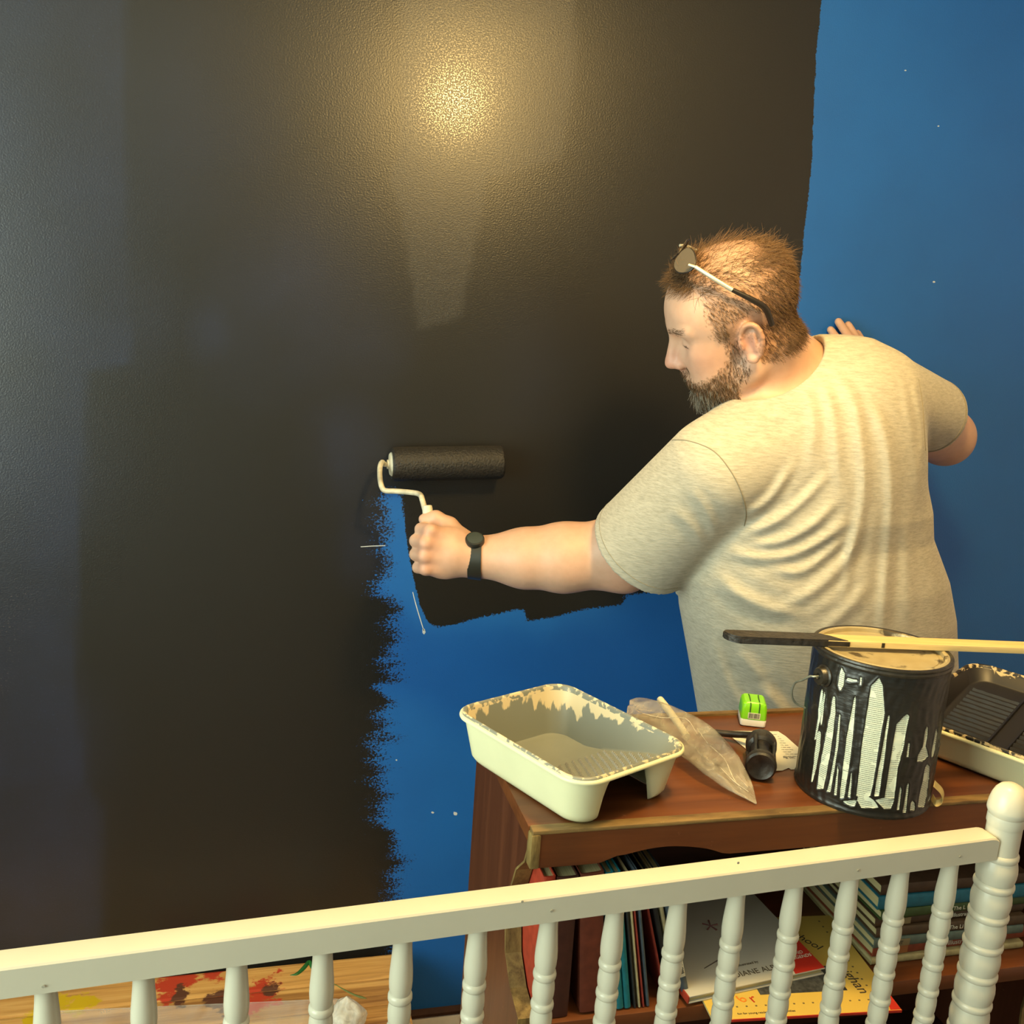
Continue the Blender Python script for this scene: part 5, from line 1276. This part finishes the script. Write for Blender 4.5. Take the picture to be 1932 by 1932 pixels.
seam_m = plain('jersey_stitching', (0.30, 0.265, 0.19), 0.9, 0.2)
from mathutils.bvhtree import BVHTree
sbvh = BVHTree.FromPolygons([tuple(v) for v in sv], sq.tolist())
def on_shirt(px, py):
    r = sight(px, py); h = sbvh.ray_cast(Vector(EYE), Vector(r).normalized()); return None if h[0] is None else np.array(h[0])+np.array(h[1])*0.0001
for pl in ([(1262, 830), (1300, 832), (1345, 850), (1376, 885), (1397, 925), (1407, 965), (1404, 992)], [(1733, 715), (1740, 760), (1744, 820), (1746, 850)]):
    pts = [p for p in (on_shirt(*q) for q in [tuple(c) for c in catmull(pl, 6)]) if p is not None]
    if len(pts) > 3:
        o = own(tube('seam', pts, 0.0009, seam_m, None, 6), so); o.matrix_parent_inverse = Matrix.Identity(4)
for h, a, off in ((hemL, aL, 0.018), (hemR, aR, 0.014), (hemR, aR, 0.010)):
    e1 = np.cross(a, V(0, 0, 1)); e1 /= np.linalg.norm(e1); e2 = np.cross(a, e1); pts = []
    for k in range(49):
        dr = e1*math.cos(2*PI*k/48)+e2*math.sin(2*PI*k/48); c_ = h-a*off
        hit = sbvh.ray_cast(Vector(c_+dr*0.18), Vector(-dr))
        if hit[0] is not None and (Vector(c_)-hit[0]).length < 0.112: pts.append(np.array(hit[0])+dr*0.0001)
    if len(pts) > 20:
        o = own(tube('hem_stitch', pts, 0.0007, seam_m, None, 5), so); o.matrix_parent_inverse = Matrix.Identity(4)
# ---- trousers and shoes behind the bookcase
leg = Solid()
hipc = (hipL+hipR)/2
leg.ell(hipc+V(0, 0, 0.06), (0.215, 0.165, 0.14), k=0.05)
for h, k_, a in ((hipL, kneeL, ankL), (hipR, kneeR, ankR)): leg.chain([h, k_, a], [0.115, 0.080, 0.066], 0.04)
lv_, lq = skin(leg, (hipc[0]-0.34, YC-0.30, 0.03), (hipc[0]+0.36, YC+0.30, 1.09), 0.008)
own(quad_obj('trousers', lv_, lq, plain('denim', (0.035, 0.05, 0.085), 0.85, 0.2, 0.25, 120)), person)
for a in (ankL, ankR):
    shoe = Solid(); f = V(-0.25, 0.97, 0)
    shoe.ell(a+f*0.05-V(0, 0, 0.045), (0.046, 0.130, 0.044), np.stack([np.cross(f, V(0, 0, 1)), f, V(0, 0, 1)], 1), 0.02); shoe.cone(a-V(0, 0, 0.03), a+V(0, 0, 0.01), 0.050, 0.048, 0.03)
    shoe.put(lambda P: P[:, 2]-0.001, a, 0.3, 0.0, True)
    v_, q_ = skin(shoe, a-V(0.2, 0.2, 0.10), a+V(0.2, 0.22, 0.07), 0.006)
    own(quad_obj('shoe', v_, q_, plain('shoe_leather', (0.03, 0.025, 0.02), 0.5)), person)

# ---- hair and beard, strand by strand
def strands(name, roots, nor, flow, length, rad, cols, parent, curl=0.3, lift=0.5):
    n = len(roots); K = 5
    pts = np.zeros((n, K, 3)); pts[:, 0] = roots-nor*0.0008
    d = nor*np.asarray(lift).reshape(-1, 1)+flow; d /= np.linalg.norm(d, axis=1)[:, None]
    w_ = RND.normal(size=(n, 3))*curl
    for k in range(1, K):
        dd = d+w_*(k/K)+flow*0.35*k/K+RND.normal(size=(n, 3))*curl*0.25; dd /= np.linalg.norm(dd, axis=1)[:, None]
        pts[:, k] = pts[:, k-1]+dd*(np.asarray(length)/(K-1)).reshape(-1, 1)
    cu = bpy.data.hair_curves.new(name); cu.add_curves([K]*n)
    cu.attributes['position'].data.foreach_set('vector', pts.astype(np.float32).ravel()) if 'position' in cu.attributes else cu.position_data.foreach_set('vector', pts.astype(np.float32).ravel())
    ra_ = cu.attributes.get('radius') or cu.attributes.new('radius', 'FLOAT', 'POINT')
    ra_.data.foreach_set('value', (np.tile(np.linspace(1, 0.35, K), n)*rad).astype(np.float32))
    ca_ = cu.attributes.new('tone', 'FLOAT_COLOR', 'POINT'); c4 = np.ones((n*K, 4), np.float32); c4[:, :3] = np.repeat(cols, K, 0); ca_.data.foreach_set('color', c4.ravel())
    cu.materials.append(hair_m)
    o = bpy.data.objects.new(name, cu); COL.objects.link(o); own(o, parent); return o
hair_m, nt, b = newmat('hair_strands')
L(nt, attr(nt, 'tone').outputs['Color'], b.inputs['Base Color']); b.inputs['Roughness'].default_value = 0.65; b.inputs['Specular IOR Level'].default_value = 0.15
bn_ = normals(bv, bq)
def pick(w_, n):
    i = RND.choice(len(bv), n, p=w_/w_.sum()); nb = bv[i]+RND.normal(size=(n, 3))*0.0011
    return i, nb
hn = bn_@HF
lf, ll, lu = HF[:, 0], HF[:, 1], HF[:, 2]
def tangent(nr, v): t = v-nr*np.sum(nr*v, 1)[:, None]; return t/(np.linalg.norm(t, axis=1)[:, None]+1e-9)
brown = np.array([0.130, 0.078, 0.042])
bald = np.clip(1-np.linalg.norm((HLv-V(-0.028, 0.010, 0.135))/V(0.070, 0.058, 0.05), axis=1), 0, 1)
ear_ = (np.abs(y_) > 0.070) & (z_ < 0.040) & (z_ > -0.04) & (x_ < 0.016) & (x_ > -0.044)
w_ = np.where(scalp & ~ear_ & (np.abs(y_) < 0.0865), 1.0, 0.0)*(1-0.93*np.clip(bald*2.6, 0, 1))*np.where(z_ > 0.082, 0.30, 1.0)
i, r0 = pick(w_, 8500); li = HLv[i]; nr = bn_[i]
backv = tangent(nr, np.tile(-lf*0.9-lu*0.35, (len(i), 1)))
downv = tangent(nr, np.tile(-lu*0.9-lf*0.5, (len(i), 1)))
topk = np.clip((li[:, 2]-0.075)/0.03, 0, 1)[:, None]
flow = backv*topk+downv*(1-topk)
frontk = np.clip((li[:, 0]-0.045)/0.02, 0, 1)*topk[:, 0]
backk = np.clip((-li[:, 0]-0.03)/0.03, 0, 1)
leng = 0.0065+0.012*topk[:, 0]+0.009*backk+0.012*frontk
leng *= 0.7+0.6*RND.rand(len(i))
lift = 0.25+0.5*frontk+0.30*backk
cols = brown*(0.65+0.8*RND.rand(len(i), 1))*(1+0.25*topk)
strands('hair', r0, nr, flow, leng, 0.00030, cols, person, 0.32, lift)
# the few long wisps left over the crown and the quiff in front
w_ = np.where(scalp & (z_ > 0.085), 0.25+1.6*np.clip((x_-0.02)/0.04, 0, 1)+0.9*np.clip((-x_-0.05)/0.03, 0, 1), 0)
i, r0 = pick(w_, 1500); nr = bn_[i]
sw = tangent(nr, np.tile(-lf*0.7+ll*0.25, (len(i), 1))+RND.normal(size=(len(i), 3))*0.45)
strands('hair_wisps', r0, nr, sw, 0.020+0.020*RND.rand(len(i)), 0.00026, brown*(0.9+0.9*RND.rand(len(i), 1)), person, 0.45, 0.35+0.5*RND.rand(len(i)))
# a tuft combed forward over the hairline
w_ = np.where(scalp & (x_ > 0.040) & (z_ > 0.080), 1.0, 0)
if w_.sum():
    i, r0 = pick(w_, 900); nr = bn_[i]; fw = tangent(nr, np.tile(lf*0.9-lu*0.2+ll*0.25, (len(i), 1))+RND.normal(size=(len(i), 3))*0.35)
    strands('hair_tuft', r0, nr, fw, 0.014+0.018*RND.rand(len(i)), 0.00028, brown*(0.6+0.7*RND.rand(len(i), 1)), person, 0.4, 0.5)
w_ = np.where(beardm & ~ear_, 1.0, 0)*np.where(side, 0.7, 1.0)
i, r0 = pick(w_, 6000); li = HLv[i]; nr = bn_[i]
dv = tangent(nr, np.tile(-lu*0.9+lf*0.1, (len(i), 1)))
chin = np.clip((li[:, 0]-0.045)/0.03, 0, 1)*np.clip((-li[:, 2]-0.062)/0.02, 0, 1)
leng = (0.0055+0.005*np.clip((-li[:, 2]-0.03)/0.05, 0, 1)+0.013*chin)*(0.7+0.6*RND.rand(len(i)))
grey = (RND.rand(len(i)) < 0.03+0.60*chin)[:, None]
cols = np.where(grey, np.array([0.33, 0.30, 0.25]), brown*0.9)*(0.6+0.8*RND.rand(len(i), 1))
strands('beard', r0, nr, dv, leng, 0.00030, cols, person, 0.35, 0.40)
brow = headm & (np.abs(z_-0.0415) < 0.0055) & (np.abs(np.abs(y_)-0.032) < 0.020) & (x_ > 0.05)
if brow.any():
    i, r0 = pick(brow.astype(float), 420); nr = bn_[i]; li = HLv[i]
    fv = tangent(nr, np.sign(li[:, 1:2])*ll-lf*0.4+lu*0.1)
    strands('eyebrows', r0, nr, fv, 0.006+0.004*RND.rand(len(i)), 0.00028, brown*(0.8+0.5*RND.rand(len(i), 1)), person, 0.2, 0.12)

# ================================================================ sunglasses pushed up on the head
gl = empty('sunglasses', tuple(hp(0.06, 0, 0.12)), 'sunglasses with pale metal and black temples pushed up on the painter\'s head', 'glasses')
frame_b = plain('black_acetate', (0.018, 0.014, 0.012), 0.3, 0.5); temple_m = plain('brushed_metal', (0.62, 0.60, 0.50), 0.3, 0.6, 0.03, 30, metal=0.4)
lensm, nt, b = newmat('smoked_lens'); b.inputs['Base Color'].default_value = (0.16, 0.13, 0.095, 1); b.inputs['Roughness'].default_value = 0.08; b.inputs['Alpha'].default_value = 0.88
gn = V(0.50, 0, 0.866); gv = V(-0.866, 0, 0.5)               # lens normal and lens 'up' in head coordinates
hbvh = BVHTree.FromPolygons([tuple(v) for v in bv], bq.tolist())
for s in (-1, 1):
    c = V(0.045, s*0.034, 0.147); vs, ring = [], []
    for k in range(24):
        a = 2*PI*k/24; rr = 1+0.12*math.cos(2*a+0.6); p = c+V(0, 1, 0)*0.025*rr*math.cos(a)+gv*0.021*rr*math.sin(a)-gn*0.10*abs(s*p_ if False else 0)
        p = p-V(0.10*(abs(p[1])/0.06)**2*0.12, 0, 0.10*(abs(p[1])/0.06)**2*0.10); vs.append(hp(*p)); ring.append(hp(*p))
    vs2 = [v+HF@gn*0.0018 for v in vs]; n = 24
    own(mesh_obj('lens', vs+vs2, [tuple(range(n)), tuple(range(n, 2*n))]+[(k, (k+1) % n, n+(k+1) % n, n+k) for k in range(n)], lensm, None, auto=40), gl)
    own(tube('lens_frame', ring+[ring[0]], 0.0014, frame_b, None, 6), gl)
    hin = V(0.030, s*0.067, 0.138); mid = V(-0.010, s*0.0885, 0.090); bend = V(-0.034, s*0.0910, 0.064); tip = V(-0.050, s*0.0860, 0.014)
    own(tube('hinge', [hp(0.038, s*0.061, 0.143), hp(*hin)], 0.0022, temple_m, None, 8), gl)
    P_ = [hin, (hin+mid)/2+V(0, s*0.002, 0), mid]; own(tube('temple', [hp(*p) for p in P_], [0.0030, 0.0034, 0.0034], temple_m, None, 8, 4), gl)['label'] = 'pale metal temple'
    P_ = [mid, bend, (bend+tip)/2+V(-0.006, 0, 0.004), tip]; own(tube('temple_tip', [hp(*p) for p in P_], [0.0034, 0.0046, 0.0050, 0.0042], frame_b, None, 10, 5), gl)['label'] = 'black temple tip'
own(tube('bridge', [hp(0.0475, -0.009, 0.150), hp(0.0455, 0, 0.154), hp(0.0475, 0.009, 0.150)], 0.0016, frame_b, None, 8, 4), gl)

# ================================================================ wrist watch
wa = (fo2-wrL)/np.linalg.norm(fo2-wrL); wc = wrL+wa*0.008
w1 = np.cross(wa, V(0, 1, 0)); w1 /= np.linalg.norm(w1); w1 = w1 if w1[2] > 0 else -w1; w2 = np.cross(wa, w1); w2 = w2 if w2[1] < 0 else -w2
watch = empty('wrist_watch', tuple(wc), 'black wrist watch on the wrist of the hand that holds the paint roller', 'watch')
rub = plain('black_rubber', (0.020, 0.022, 0.018), 0.4, 0.5, 0.1, 60); 
vs, K = [], 40
for k in range(K):
    a = 2*PI*k/K; d_ = w1*math.cos(a)+w2*math.sin(a)
    for u, r in ((-0.0125, 0.0372), (-0.0120, 0.0398), (0.0120, 0.0420), (0.0125, 0.0392)): vs.append(wc+wa*u+d_*(r+0.001))
fs = [(k*4+j, ((k+1) % K)*4+j, ((k+1) % K)*4+(j+1) % 4, k*4+(j+1) % 4) for k in range(K) for j in range(4)]
own(mesh_obj('strap', vs, fs, rub, None, auto=40), watch)
cd = w1*0.86+w2*0.52; cd /= np.linalg.norm(cd); ct = np.cross(cd, wa)
Mx = Matrix(((wa[0], ct[0], cd[0], 0), (wa[1], ct[1], cd[1], 0), (wa[2], ct[2], cd[2], 0), (0, 0, 0, 1))); Mx.translation = Vector(wc+cd*0.0385)
own(lathe('case', [(0.0165, 0), (0.0175, 0.002), (0.0175, 0.007), (0.0165, 0.0095), (0.0145, 0.0100)], rub, None, 28, mat4=Mx), watch)
own(lathe('dial', [(0.0142, 0.0095), (0.0142, 0.0104), (0.009, 0.0106)], plain('watch_glass', (0.05, 0.06, 0.05), 0.08, 0.7), None, 28, mat4=Mx), watch)
own(lathe('buckle', [(0.007, 0), (0.007, 0.002)], temple_m, None, 4, mat4=Matrix(((wa[0], ct[0], -cd[0], 0), (wa[1], ct[1], -cd[1], 0), (wa[2], ct[2], -cd[2], 0), (0, 0, 0, 1))).copy()), watch)
bk = [o for o in bpy.data.objects if o.name.startswith('buckle')][0]; bk.matrix_parent_inverse = Matrix.Translation(-Vector(wc)) @ Matrix.Translation(Vector(wc-cd*0.0398)); 

# ================================================================ paint roller
RA, RB = onY(738, 876, -0.036), onY(948, 872, -0.036)
RA[1] = RB[1] = -0.0355; RB[2] = RA[2]+(RB[2]-RA[2])
rl_e = empty('paint_roller', tuple((RA+RB)/2), 'paint roller loaded with black paint, gripped in the painter\'s hand against the wall', 'paint roller')
nap, nt, b = newmat('wet_black_nap')
no = N(nt, 'ShaderNodeTexNoise', i_Scale=240.0, i_Detail=3.0); L(nt, coords(nt), no.inputs[0])
L(nt, ramp(nt, no.outputs[0], [(0.3, (0.010, 0.009, 0.008)), (0.7, (0.028, 0.024, 0.020))]), b.inputs['Base Color']); b.inputs['Roughness'].default_value = 0.55; bump(nt, b, no.outputs[0], 0.7, 0.003)
ax = (RB-RA)/np.linalg.norm(RB-RA); s1 = np.cross(ax, V(0, 1, 0)); s1 /= np.linalg.norm(s1); s2 = np.cross(ax, s1); LR = np.linalg.norm(RB-RA)
Mx = Matrix(((s1[0], s2[0], ax[0], RA[0]), (s1[1], s2[1], ax[1], RA[1]), (s1[2], s2[2], ax[2], RA[2]), (0, 0, 0, 1)))
own(lathe('roller_cover', [(0.024, 0.002), (0.030, 0.0), (0.0335, 0.004), (0.0342, 0.012), (0.0342, LR-0.012), (0.0335, LR-0.004), (0.030, LR), (0.024, LR-0.002)], nap, None, 40, mat4=Mx), rl_e)
iv = plain('ivory_plastic', (0.74, 0.68, 0.52), 0.4, 0.5, 0.06, 40)
own(lathe('end_cap', [(0.004, -0.008), (0.009, -0.008), (0.010, -0.004), (0.021, -0.003), (0.024, 0.0), (0.024, 0.004)], iv, None, 28, mat4=Mx), rl_e)
hgrip_top = onY(806, 953, -0.215); hgrip_bot = hx(0.058, -0.042, -0.032)
wire = plain('paint_spattered_wire', (0.62, 0.56, 0.42), 0.35, 0.5, 0.3, 60)
pts = [RA+ax*0.01, RA-ax*0.012, onY(721, 872, -0.045), onY(717, 882, -0.060), onY(717, 903, -0.085), onY(721, 920, -0.105), onY(728, 926, -0.112), onY(750, 927, -0.125), onY(782, 930, -0.150), onY(793, 934, -0.165), onY(797, 944, -0.185), hgrip_top*0.75+hgrip_bot*0.25]
own(tube('wire_frame', pts, 0.0052, wire, None, 10, 5), rl_e)
ad = (hgrip_bot-hgrip_top); gl_ = np.linalg.norm(ad); ad /= gl_
g1 = np.cross(ad, V(0, 1, 0)); g1 /= np.linalg.norm(g1); g2 = np.cross(ad, g1)
Mx = Matrix(((g1[0], g2[0], ad[0], hgrip_top[0]), (g1[1], g2[1], ad[1], hgrip_top[1]), (g1[2], g2[2], ad[2], hgrip_top[2]), (0, 0, 0, 1)))
own(lathe('handle', [(0.0055, 0.0), (0.0085, 0.001), (0.0095, 0.006), (0.0095, 0.020), (0.0120, 0.024), (0.0125, 0.045), (0.0140, 0.060), (0.0135, gl_-0.010), (0.0115, gl_-0.001), (0.006, gl_)], iv, None, 24, mat4=Mx), rl_e)
